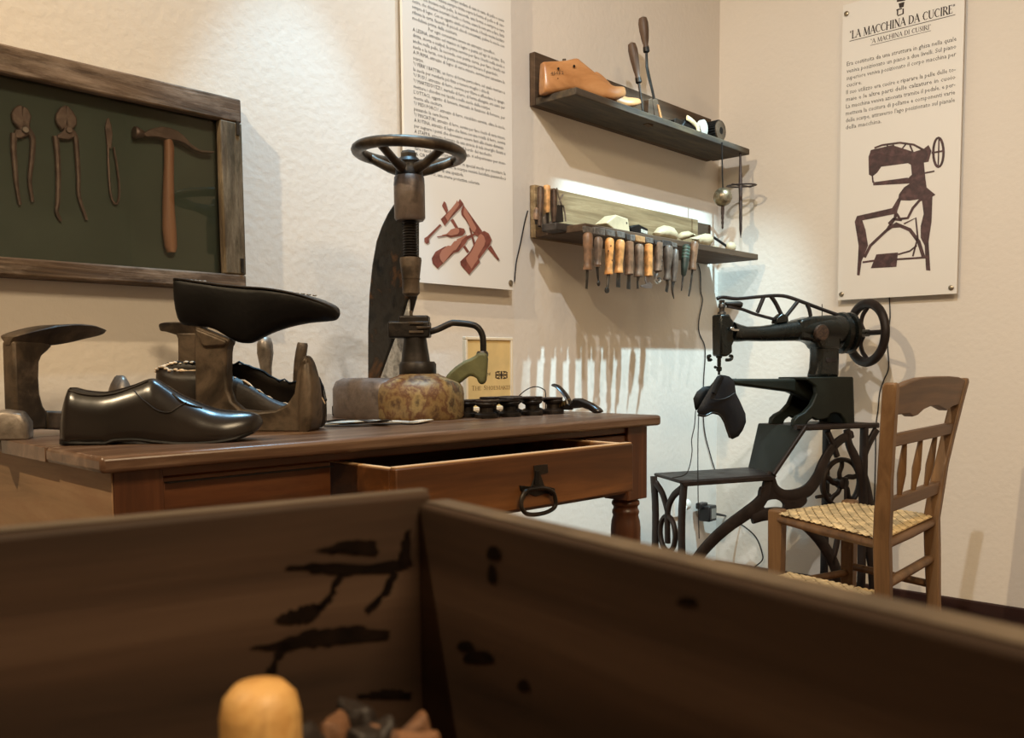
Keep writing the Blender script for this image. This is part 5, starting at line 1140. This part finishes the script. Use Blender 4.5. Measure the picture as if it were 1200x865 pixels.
M().cyl(m2(720, 508, off=.02), m2(775, 500, off=.02), .006, n=8).done('wheel_bracket', MACHR, mach)
# left end legs with scrollwork (the end plane runs across the machine)
lend = V((la.x, la.y, 0))+MA*.02
def ep(s, z): return V((lend.x, lend.y, z))-MN*s                      # s across from the near edge
t = M()
EW = ON-OFB
def erib(pts, w_, closed=False, th_=.014):
    P = smooth_path([ep(s*EW, z) for s, z in pts], 4, closed); t.ribbon(P, w_, MA, th_, closed)
zt = zlow-.008
for s, q in ((.05, 1), (.92, -1)):
    erib([(s, zt), (s+q*.06, zt-.12), (s+q*.03, zt-.30), (s-q*.04, zt-.45), (s-q*.02, .0)], .030)
erib([(.12, zt-.02), (.35, zt-.05), (.5, zt-.1), (.5, zt-.2)], .02); erib([(.85, zt-.02), (.65, zt-.05), (.5, zt-.1)], .02)
for zc_, r in ((zt-.17, .24), (zt-.31, .2)):
    erib([(.5+r*math.cos(a)*.9, zc_+.055*math.sin(a)) for a in [i*PI/5 for i in range(10)]], .014, True)
erib([(.2, zt-.24), (.5, zt-.235), (.8, zt-.24)], .018); erib([(.12, zt-.40), (.5, zt-.37), (.88, zt-.40)], .02)
erib([(.5, zt-.25), (.32, zt-.30), (.4, zt-.36), (.5, zt-.33)], .012)
t.done('end_legs', MACHR, mach, smooth=45)
rend = V((tb.x, tb.y, 0))-MA*.05
t = M()
for s in (.06, .94):
    P = [V((rend.x, rend.y, z))-MN*(s*EW) for z in (ztop-.012, .4, .2, 0)]; t.ribbon(P, .03, MA, .016)
t.box(V((rend.x, rend.y, .12))-MN*(EW/2), (.014, EW-.02, .02), Matrix.Rotation(AX, 3, 'Z')); t.done('end_legs', MACHR, mach, smooth=45)
t = M(); pc_ = (lend+rend)/2-MN*(EW/2)
RA = Matrix.Rotation(AX, 3, 'Z')
for i in range(7): t.box(V((pc_.x, pc_.y, .1))+MA*(i-3)*.028, (.014, .14, .008), RA)
t.box(V((pc_.x, pc_.y, .1))+MN*.07, (.2, .012, .012), RA); t.box(V((pc_.x, pc_.y, .1))-MN*.07, (.2, .012, .012), RA)
t.box(V((pc_.x, pc_.y, .095)), ((rend-lend).length, .014, .012), RA); t.done('treadle_plate', MACHR, mach)

# leather upper under the needle, with its threads
c = crop(780, 400, 4.325)
LP = lambda x, y, off=.0: mp(*c(x, y), off+.04)
lu = M()
pillow(lu, [LP(*p) for p in ((262, 176), (280, 170), (300, 172), (322, 178), (345, 196), (352, 225), (356, 262), (380, 310), (405, 368), (408, 410), (392, 450), (370, 482), (338, 497), (318, 486), (306, 440), (290, 400), (268, 375), (235, 366), (200, 380), (170, 376), (158, 355), (175, 325), (200, 280), (225, 240), (245, 200))], MN, .012, .012, bend=lambda p: 0)
lup = lu.done('leather_upper', LEATH, None, 'black leather shoe upper hanging under the needle of the sewing machine', 'leather upper', smooth=75)
m = pillow(M(), [LP(*p, off=-.02) for p in ((225, 226), (190, 230), (158, 255), (140, 290), (146, 330), (152, 352), (175, 340), (205, 290), (235, 250), (258, 205), (250, 195))], MN, .010, .012); m.done('folded_quarter', LEATD, lup, smooth=75)
M().tube(smooth_path([LP(*p, off=.007) for p in ((165, 374), (200, 378), (238, 362), (272, 372), (296, 405), (312, 450), (326, 488))], 4), .0035, 8).done('rolled_edge', LEATS, lup, smooth=80)
M().tube(smooth_path([LP(*p, off=.0135) for p in ((230, 288), (258, 296), (295, 292), (322, 280), (350, 262))], 4), .0012, 6).done('seam', LEATR, lup)
M().tube(smooth_path([LP(*p, off=.012) for p in ((288, 178), (270, 205), (256, 238), (246, 262))], 4), [(.002, .008)]*13, 8, flat=MN).done('facing_fold', LEATD, lup, smooth=80)
for k, (pts, lb) in enumerate((([(152, 352, 0), (146, 430, 0), (132, 500, 0), (134, 560, 0), (120, 640, .03), (95, 678, .06), (35, 692, .08)], 'wavy black thread falling from the leather upper onto the lower table'),
                ([(168, 372, .0), (164, 500, .1), (164, 700, .112), (166, 870, .112), (170, 1000, .112)], 'straight black thread falling past the lower table front edge'))):
    M().tube(smooth_path([LP(x, y, o) for x, y, o in pts], 5), .0016, 6).done('hanging_thread', CABLE, None, lb, 'thread', 'threads of the sewing machine')

# ================================================================== the chair
ZS = .455
bl = on_z(1034, 634, ZS); br = on_z(1092, 607, ZS); fl = on_z(911, 603, ZS); fr = on_z(996, 592, ZS)
bl.z = br.z = fl.z = fr.z = 0
chx = (br-bl).normalized(); chy = V((-chx.y, chx.x, 0))
CW = (br-bl).length; CDp = ((fl-bl).dot(chy)+(fr-br).dot(chy))/2
ch = thing('wooden_chair', (bl+br+fl+fr)/4, 'light brown wooden chair with a scalloped back rail and woven rush seat', 'chair')
tl = on_p(1046, 446, bl, chx); tr_ = on_p(1128, 445, br, chx)
LEAN = ((tl-bl).dot(chy)+(tr_-br).dot(chy))/2
TN, TF = on_p(1044.5, 446, bl+chy*LEAN, chy), on_p(1128.5, 445, br+chy*LEAN, chy); ZB = (TN.z+TF.z)/2
LATN, LATF = (TN-bl).dot(chx), (TF-br).dot(chx)
def bpost(b, z): # point on a rear post axis
    k = 0 if z < ZS else ((z-ZS)/(ZB-ZS))**1.25
    return V((b.x, b.y, z))+chy*LEAN*k + chx*(LATN if b is bl else LATF)*k - chy*(.02*max(0, (ZS-z)/ZS))
for b, sgn in ((bl, 1), (br, -1)):
    t = M(); rg = []
    for z in (0, .12, .25, .38, ZS, .53, .60, .68, .76, ZB-.012, ZB):
        p = bpost(b, z)-V((0, 0, 0)); w_, d_ = (.028, .034) if z < .3 else ((.031, .038) if z < .56 else (.030, .032)); 
        if z > ZB-.005: w_, d_ = w_*.8, d_*.8
        rg.append([p+chx*w_/2+chy*d_/2, p-chx*w_/2+chy*d_/2, p-chx*w_/2-chy*d_/2, p+chx*w_/2-chy*d_/2])
    t.loft(rg); t.done('rear_leg', CHAIRW, ch, bevel=.004, smooth=35)
for p in (fl, fr):
    t = M(); t.loft([[p+V((0, 0, z))+chx*a*w_+chy*b*w_ for a, b in ((1, 1), (-1, 1), (-1, -1), (1, -1))] for z, w_ in ((0, .015), (.2, .018), (ZS-.03, .020), (ZS+.012, .020), (ZS+.016, .017))]); t.done('front_leg', CHAIRW, ch, bevel=.003, smooth=35)
def between(u, z, dy=0): return bpost(bl, z).lerp(bpost(br, z), u)+chy*dy
# top rail with scalloped lower edge
ztr, zlo = ZB+.006, ZB-.078
pts = [(.02, ztr-.018), (.10, ztr-.012), (.2, ztr-.004), (.32, ztr+.002), (.5, ztr+.003), (.7, ztr+.002), (.86, ztr-.002), (.97, ztr-.01), (.97, zlo+.006), (.86, zlo+.003), (.78, zlo-.006), (.72, zlo), (.62, zlo+.010), (.5, zlo+.012), (.4, zlo+.006), (.32, zlo-.006), (.26, zlo-.008), (.2, zlo+.001), (.02, zlo+.003)]
M().prism([between(u, z, .012) for u, z in pts], -chy*.024).done('top_rail', CHAIRX, ch, bevel=.003)
def hrail(z, h, d, name): 
    return M().prism([between(u, z+s*h/2, d/2) for u, s in ((.03, -1), (.97, -1), (.97, 1), (.03, 1))], -chy*d).done(name, CHAIRX, ch, bevel=.003)
zm = on_p(1080, 509, (bl+br)/2+chy*LEAN*.6, chy).z; zl2 = on_p(1072, 580, (bl+br)/2+chy*LEAN*.1, chy).z
hrail(zm, .030, .022, 'middle_rail'); hrail(zl2, .034, .022, 'lower_rail')
for u in (.25, .5, .75):
    a, b = between(u, zl2+.015), between(u, zm-.013); L = (b-a).length
    M().lathe(a, b-a, [(.006, 0), (.007, L*.1), (.011, L*.42), (.0085, L*.7), (.0055, L)], 12).done('spindle', CHAIRW, ch)
# seat rails, woven seat
def srail(a, b, z, r, name, mat=CHAIRX): return M().tube([a+V((0, 0, z)), (a+b)/2+V((0, 0, z)), b+V((0, 0, z))], [(r*.8, r), (r, r*1.1), (r*.8, r)], 10, flat=V((0, 0, 1))).done(name, mat, ch, smooth=80)
srail(bl, fl, ZS-.012, .014, 'seat_rail'); srail(br, fr, ZS-.012, .014, 'seat_rail'); srail(fl, fr, ZS-.012, .014, 'seat_rail'); srail(bl, br, ZS-.012, .014, 'seat_rail')
def woven(t, A, B, C_, Dq, z, n, wd):
    """strands between the sides A-B and D-C, over and under each other"""
    def g(u, v): return (A.lerp(B, u)).lerp(Dq.lerp(C_, u), v)
    for k in range(n):
        u = (k+.5)/n
        for d in (0, 1):
            rg = []
            for j in range(2*n+1):
                v = j/(2*n); p = g(u, v) if d == 0 else g(v, u); q = g(u, min(1, v+.01)) if d == 0 else g(min(1, v+.01), u)
                q0_ = g(u, max(0, v-.01)) if d == 0 else g(max(0, v-.01), u)
                tn = (q-q0_).normalized(); s_ = V((-tn.y, tn.x, 0))*wd/2
                zz = z+.0032*math.sin((v*n+(k % 2)+.0)*PI)*(1 if d else -1)-.004*math.sin(PI*u)*math.sin(PI*v)
                rg.append([p-s_+V((0, 0, zz)), p+V((0, 0, zz+.002)), p+s_+V((0, 0, zz)), p+V((0, 0, zz-.002))])
            t.loft(rg)
I = .016
t = M(); woven(t, bl-chx*.010-chy*.004, br+chx*.010-chy*.004, fr+chx*.006+chy*.010, fl-chx*.006+chy*.010, ZS+.006, 19, CW/19*.66)
t.done('woven_seat', RUSH, ch, kind='stuff', smooth=60)
def strc(a, b, z, r=.011): M().tube([a+V((0, 0, z)), b+V((0, 0, z))], r, 10).done('stretcher', CHAIRW, ch)
zs1 = on_p(1060, 672, (bl+br)/2, chy).z
strc(bl, br, max(.12, zs1), .013); strc(bl, fl, .21); strc(br, fr, .27); strc(fl, fr, .25); strc(br, fr, .16)

# low rush stool under the chair
zq = .30
sa, sb = on_z(918, 668, zq), on_z(1040, 694, zq); sv = (sb-sa).normalized(); sw = V((sv.y, -sv.x, 0))
if sw.dot(CAM-sa) < 0: sw = -sw
SLn = min((sb-sa).length, .27); SWd = .21
sa = sa+sw*.018+sv*.034; sb = sa+sv*SLn
st_ = thing('low_rush_stool', V(((sa.x+sb.x)/2, (sa.y+sb.y)/2, 0))+sw*SWd/2, 'low stool with a woven rush top, close beside the wooden chair', 'stool')
SQ = [V((p.x, p.y, 0)) for p in (sa, sb, sb+sw*SWd, sa+sw*SWd)]
t = M(); woven(t, SQ[0], SQ[1], SQ[2], SQ[3], zq, 13, .016); t.done('woven_seat', RUSH, st_, kind='stuff', smooth=60)
for a, b in zip(SQ, SQ[1:]+SQ[:1]): M().tube([a+V((0, 0, zq-.012)), b+V((0, 0, zq-.012))], .011, 10).done('seat_rail', CHAIRW, st_)
for p in SQ: M().tube([p+V((0, 0, 0)), p+V((0, 0, zq-.004))], [.013, .015], 10).done('leg', CHAIRW, st_)
t = M()
n = 14
for i in range(n+1): p = SQ[0].lerp(SQ[1], i/n); t.tube([p+V((0, 0, zq-.012))+sw*math.cos(q)*.0135+V((0, 0, math.sin(q)*.0135)) for q in [x*PI/5 for x in range(10)]], [(.0065, .002)]*10, 6, closed=True, flat=sv)
t.done('rush_wrapping', RUSH, st_, kind='stuff', smooth=60)

# ================================================================== wires, socket and adaptor on the walls
def wire(pts, r, mat, label, name='wall_cable', cat='cable', n=5): return M().tube(smooth_path(pts, n), r, 6).done(name, mat, None, label, cat)
L_ = lambda px, py, y=-.004: on_y(px, py, y)
R_ = lambda px, py, x=-.004: on_x(px, py, x)
wire([L_(618.5, 247), L_(615, 260), L_(610, 285), L_(605.5, 305), L_(604, 318), V((L_(604, 318).x-.004, -.004, L_(604, 330).z))], .0022, CABLE, 'black cable curving down the wall left of the lower shelf')
c = crop(790, 300, 7.21)
so = on_y(829, 600, -.03)
wire([L_(818, 309), L_(*c(222, 150)), L_(*c(225, 300)), L_(*c(240, 380)), L_(*c(210, 540)), L_(*c(212, 650)), L_(*c(255, 750)), L_(*c(262, 860)), L_(824.5, 450), L_(825, 500), L_(833, 535), L_(838, 552), L_(842, 575), L_(841, 592)], .0022, CABLE, 'black cable running down from the lower shelf to the adaptor')
wire([R_(1042, 347, -.006), R_(1043, 372), R_(1040, 400), R_(1041.5, 430), R_(1036, 445), R_(1031, 460), R_(1029, 480), R_(1026.5, 500), R_(1026, 540), R_(1024, 600), R_(1020, 650)], .0022, CABLE, 'black cable hanging down the right wall from the machine poster')
sk = L_(795, 592, 0)
so_ = thing('wall_socket', (sk.x, 0, sk.z), 'white wall socket with a white plug behind the machine stand', 'socket')
M().box((sk.x, -.005, sk.z), (.08, .010, .085)).done('socket_plate', PLASW, so_, bevel=.003)
M().lathe((sk.x+.012, -.009, sk.z+.004), (0, -1, 0), [(.019, 0), (.021, .002), (.021, .024), (.016, .032), (.009, .036)], 16).done('plug', PLASW, so_)
M().tube(smooth_path([V((sk.x+.005, -.035, sk.z+.002)), V((sk.x-.03, -.045, sk.z-.02)), V((sk.x-.055, -.04, sk.z-.08)), V((sk.x-.035, -.04, sk.z-.16)), V((sk.x+.01, -.04, sk.z-.26)), V((sk.x+.02, -.04, sk.z-.33))], 5), .004, 8).done('white_cord', PLASW, so_)
ad = L_(828, 601, -.04)
at_ = thing('power_adaptor', (ad.x, -.04, ad.z), 'black power adaptor with a grey label plugged in beside the white plug', 'adaptor')
M().box((ad.x, -.045, ad.z), (.056, .05, .062)).done('adaptor_body', PLASB, at_, bevel=.005)
M().box((ad.x-.020, -.030, ad.z+.030), (.05, .028, .024)).done('adaptor_top', PLASB, at_, bevel=.004)
M().box((ad.x+.002, -.0708, ad.z), (.034, .0012, .040)).done('label', LABELG, at_)
M().tube(smooth_path([V((ad.x+.026, -.045, ad.z-.004)), on_y(851, 605, -.045), on_y(862, 612, -.045), on_x(872, 617, -.05), on_x(886, 630, -.03), on_x(893, 648, -.02), on_x(893, 657, -.02), on_x(884, 665, -.02), on_x(880, 672, -.02)], 5), .0028, 6).done('black_cord', CABLE, at_)
M().tube([V((ad.x+.024, -.045, ad.z-.004)), on_y(850, 604.5, -.045)], [.007, .004], 8).done('strain_relief', PLASB, at_)

# ================================================================== foreground box on its own bench
def vc(lat_, dep, z): p = CAM+V((RIGHT.x, RIGHT.y, 0)).normalized()*lat_+V((FWD.x, FWD.y, 0)).normalized()*dep; return V((p.x, p.y, z))
f2 = V((FWD.x, FWD.y, 0)).normalized(); r2 = V((RIGHT.x, RIGHT.y, 0)).normalized()
dl_ = -(r2*.829+f2*.559); dr_ = (r2*.578-f2*.816); dl_.normalize(); dr_.normalize()
K0 = vc(-.0356, .335, 0); Ke = K0-dl_*.006
BL, BR = .34, .46; ZBX = .695; WTH = .0138; WTL = .0105
bx = thing('wooden_box', K0, 'open dark stained wooden box in the foreground with knotty boards', 'box')
nl = V((-dl_.y, dl_.x, 0)); nl = nl if nl.dot(f2) > 0 else -nl          # outward of the left board
nr = V((-dr_.y, dr_.x, 0)); nr = nr if nr.dot(f2) > 0 else -nr
def grain(n, ax): return wood(n, (38, 26, 18), (64, 46, 34), (90, 69, 54), ax, .8, .68, .5, spec=.25, stain=(40, 38, 24))
GL, GR = grain('box_board_left', dl_), grain('box_board_right', dr_)
zl_, zr_ = .8373, .8335
t = M(); t.prism([Ke+V((0, 0, ZBX)), K0+dl_*BL+V((0, 0, ZBX)), K0+dl_*BL+V((0, 0, zl_+.0015)), K0+dl_*.2+V((0, 0, zl_-.0002)), K0+dl_*.11+V((0, 0, zl_)), K0+dl_*.04+V((0, 0, zl_+.0004)), Ke+V((0, 0, zl_))], nl*WTL)
t.done('left_board', GL, bx, bevel=.0022, seg=3)
Kr = K0.copy()
t = M(); t.prism([Kr+V((0, 0, ZBX)), Kr+dr_*BR+V((0, 0, ZBX)), Kr+dr_*BR+V((0, 0, zr_)), Kr+V((0, 0, zr_))], nr*WTH)
t.done('right_board', GR, bx, bevel=.0022, seg=3)
t = M(); t.prism([Ke+nl*.002+V((0, 0, zl_-.0006)), K0+dl_*BL+nl*.002+V((0, 0, zl_+.0006)), K0+dl_*BL+nl*(WTL-.002)+V((0, 0, zl_+.0006)), Ke+nl*(WTL-.002)+V((0, 0, zl_-.0006))], (0, 0, .0012)); t.done('pale_top_edge', BOXT, bx, bevel=.0006)  # thin strip along the board top, paler than the board
t = M(); t.prism([Kr+dr_*.002+nr*.002+V((0, 0, zr_)), Kr+dr_*BR+nr*.002+V((0, 0, zr_)), Kr+dr_*BR+nr*(WTH-.002)+V((0, 0, zr_)), Kr+dr_*.002+nr*(WTH-.002)+V((0, 0, zr_))], (0, 0, .0008)); t.done('pale_top_edge', BOXT, bx, bevel=.0006)
FL_ = K0+dl_*BL; FR_ = K0+dr_*BR
t = M(); t.prism([FL_+V((0, 0, ZBX)), FL_+dr_*BR+V((0, 0, ZBX)), FL_+dr_*BR+V((0, 0, .80)), FL_+V((0, 0, .80))], dl_*WTH); t.done('near_board', GR, bx, bevel=.002)
t = M(); t.prism([FR_+V((0, 0, ZBX)), FR_+dl_*BL+V((0, 0, ZBX)), FR_+dl_*BL+V((0, 0, .80)), FR_+V((0, 0, .80))], dr_*WTH); t.done('near_board', GL, bx, bevel=.002)
t = M(); t.prism([K0+V((0, 0, ZBX)), FL_+V((0, 0, ZBX)), FL_+dr_*BR+V((0, 0, ZBX)), FR_+V((0, 0, ZBX))], (0, 0, -.012)); t.done('box_bottom', GL, bx)
# dark knots and a charred split near the corner
def on_left(px, py, o=.0005): return on_p(px, py, K0-nl*o, nl)
def on_right(px, py, o=.0005): return on_p(px, py, Kr-nr*o, nr)
KN = plain('dark_knot', (20, 13, 9), .95, spec=.05, var=.3, vscale=100)
c = crop(0, 570, 2.4)
t = M()
random.seed(21)
def blot(f, c_, pts):
    q = []
    for a, b in zip(pts, pts[1:]+pts[:1]):
        for j in range(5):
            k = j/5; q.append((a[0]+(b[0]-a[0])*k+random.uniform(-9, 9), a[1]+(b[1]-a[1])*k+random.uniform(-5, 5)))
    cx_ = sum(p[0] for p in q)/len(q); cy_ = sum(p[1] for p in q)/len(q); n = len(q)
    for i in range(n): t.face([f(*c_(*p), .0006) for p in ((cx_, cy_), q[i], q[(i+1) % n])])
blot(on_left, c, [(890, 178), (960, 158), (1040, 150), (1065, 165), (1060, 190), (1010, 190), (940, 186)])
blot(on_left, c, [(800, 228), (900, 215), (1080, 215), (1125, 205), (1150, 225), (1110, 240), (1000, 248), (880, 240)])
blot(on_left, c, [(770, 378), (815, 350), (870, 330), (905, 335), (890, 370), (850, 388), (800, 388)])
blot(on_left, c, [(700, 455), (760, 440), (830, 415), (900, 400), (1000, 392), (1090, 405), (1100, 425), (1000, 440), (880, 450), (800, 458)])
blot(on_left, c, [(945, 245), (970, 248), (945, 300), (905, 350), (885, 345), (925, 300)]); blot(on_left, c, [(800, 440), (815, 450), (780, 500), (765, 540), (748, 535), (765, 480)])
blot(on_left, c, [(1100, 240), (1118, 242), (1090, 300), (1045, 355), (1030, 350), (1075, 295)]); blot(on_left, c, [(1140, 130), (1160, 120), (1160, 220), (1120, 225), (1130, 190)])
blot(on_left, c, [(1000, 590), (1060, 575), (1110, 570), (1160, 580), (1160, 600), (1080, 598)])
t.done('charred_split', KN, bx, smooth=0, kind='stuff')
c = crop(450, 580, 1.6)
def ell(f, cx_, cy_, a, b, k=10): t = M(); t.face([f(cx_+a*math.cos(q)*(1+.2*math.sin(3*q)), cy_+b*math.sin(q)*(1+.2*math.cos(2*q)), .0006) for q in [i*2*PI/k for i in range(k)]]); t.done('knot', KN, bx, smooth=0)
ell(on_right, 578, 648, 8, 10); ell(on_right, 576, 672, 5, 14); ell(on_right, 560, 770, 18, 9); ell(on_right, 545, 757, 10, 7); ell(on_right, 613, 803, 7, 8); ell(on_right, 805, 705, 12, 6)
# inside: upright tool handle and scraps
hd = CAM+ray(305, 830)*.262; hx = V((hd.x, hd.y, 0)); zt_ = on_p(305, 798, hd, f2).z; hr = 46.5*.262/FPX
HWD = mottled('pale_turned_handle', [(160, 110, 56), (190, 142, 82), (204, 160, 98), (166, 122, 70)], 60, (.4, .55), 0, .15)
th = thing('wooden_tool', V((hx.x, hx.y, ZBX)), 'pale turned wooden tool handle standing upright in the foreground box', 'tool')
M().lathe((hx.x, hx.y, ZBX), (0, 0, 1), [(hr*.7, 0), (hr*.9, .01), (hr*1.02, (zt_-ZBX)*.6), (hr*1.0, zt_-ZBX-.010), (hr*.9, zt_-ZBX-.0045), (hr*.62, zt_-ZBX-.001), (hr*.2, zt_-ZBX)], 28).done('handle', HWD, th, smooth=70)
random.seed(11)
LSC = plain('leather_scrap', (92, 62, 40), .7, bump=.3, bscale=200, var=.35, vscale=40); LSD = plain('dark_scrap', (30, 22, 18), .6, bump=.3, bscale=200, var=.3, vscale=40)
scr = [(393, 842, .285, LSC, 'tan leather scrap beside the pale handle in the box'), (436, 852, .28, LSD, 'dark leather scrap in the corner of the box'), (468, 850, .285, LSC, 'brown leather scrap against the right board in the box'), (490, 862, .255, LSC, 'light brown scrap at the bottom edge of the box contents'), (418, 826, .295, LSD, 'dark curled scrap standing against the left board in the box'), (366, 862, .27, LSD, 'dark scrap just right of the pale handle in the box')]
for i, (px, py, d, mt, lb) in enumerate(scr):
    p = CAM+ray(px, py)*d; h = p.z-ZBX; k = 7; rr_ = .010+.002*(i % 3)
    ring = [V((p.x+rr_*(1+.35*math.sin(2.3*q+i))*math.cos(q), p.y+rr_*(1+.3*math.cos(1.7*q+i))*math.sin(q), 0)) for q in [j*2*PI/k for j in range(k)]]
    t = M(); t.loft([[V((q.x, q.y, ZBX)) for q in ring], [V((q.x, q.y, ZBX+h*.6)) for q in ring], [V((p.x+(q.x-p.x)*.55, p.y+(q.y-p.y)*.55, p.z+.004*math.sin(j*2+i))) for j, q in enumerate(ring)]])
    t.done('leather_scrap', mt, None, lb, 'leather scrap', 'scraps inside the box', bevel=.002, smooth=50)
# bench under the box, below the view
bn = thing('display_bench', V(((FL_+FR_)/2).to_tuple()), 'plain dark bench carrying the wooden box, below the view', 'bench')
ctr_ = (FL_+FR_)/2; ang = math.atan2(dl_.y, dl_.x); RB = Matrix.Rotation(ang, 3, 'Z')
M().box(V((ctr_.x, ctr_.y, ZBX-.012-.015)), (BL+.14, BR+.14, .03), RB).done('bench_top', BASEB, bn, bevel=.003)
for a in (-1, 1):
    for b in (-1, 1): M().box(V((ctr_.x, ctr_.y, (ZBX-.042)/2))+RB@V((a*(BL/2+.03), b*(BR/2+.03), 0)), (.05, .05, ZBX-.042), RB).done('bench_leg', BASEB, bn, bevel=.003)
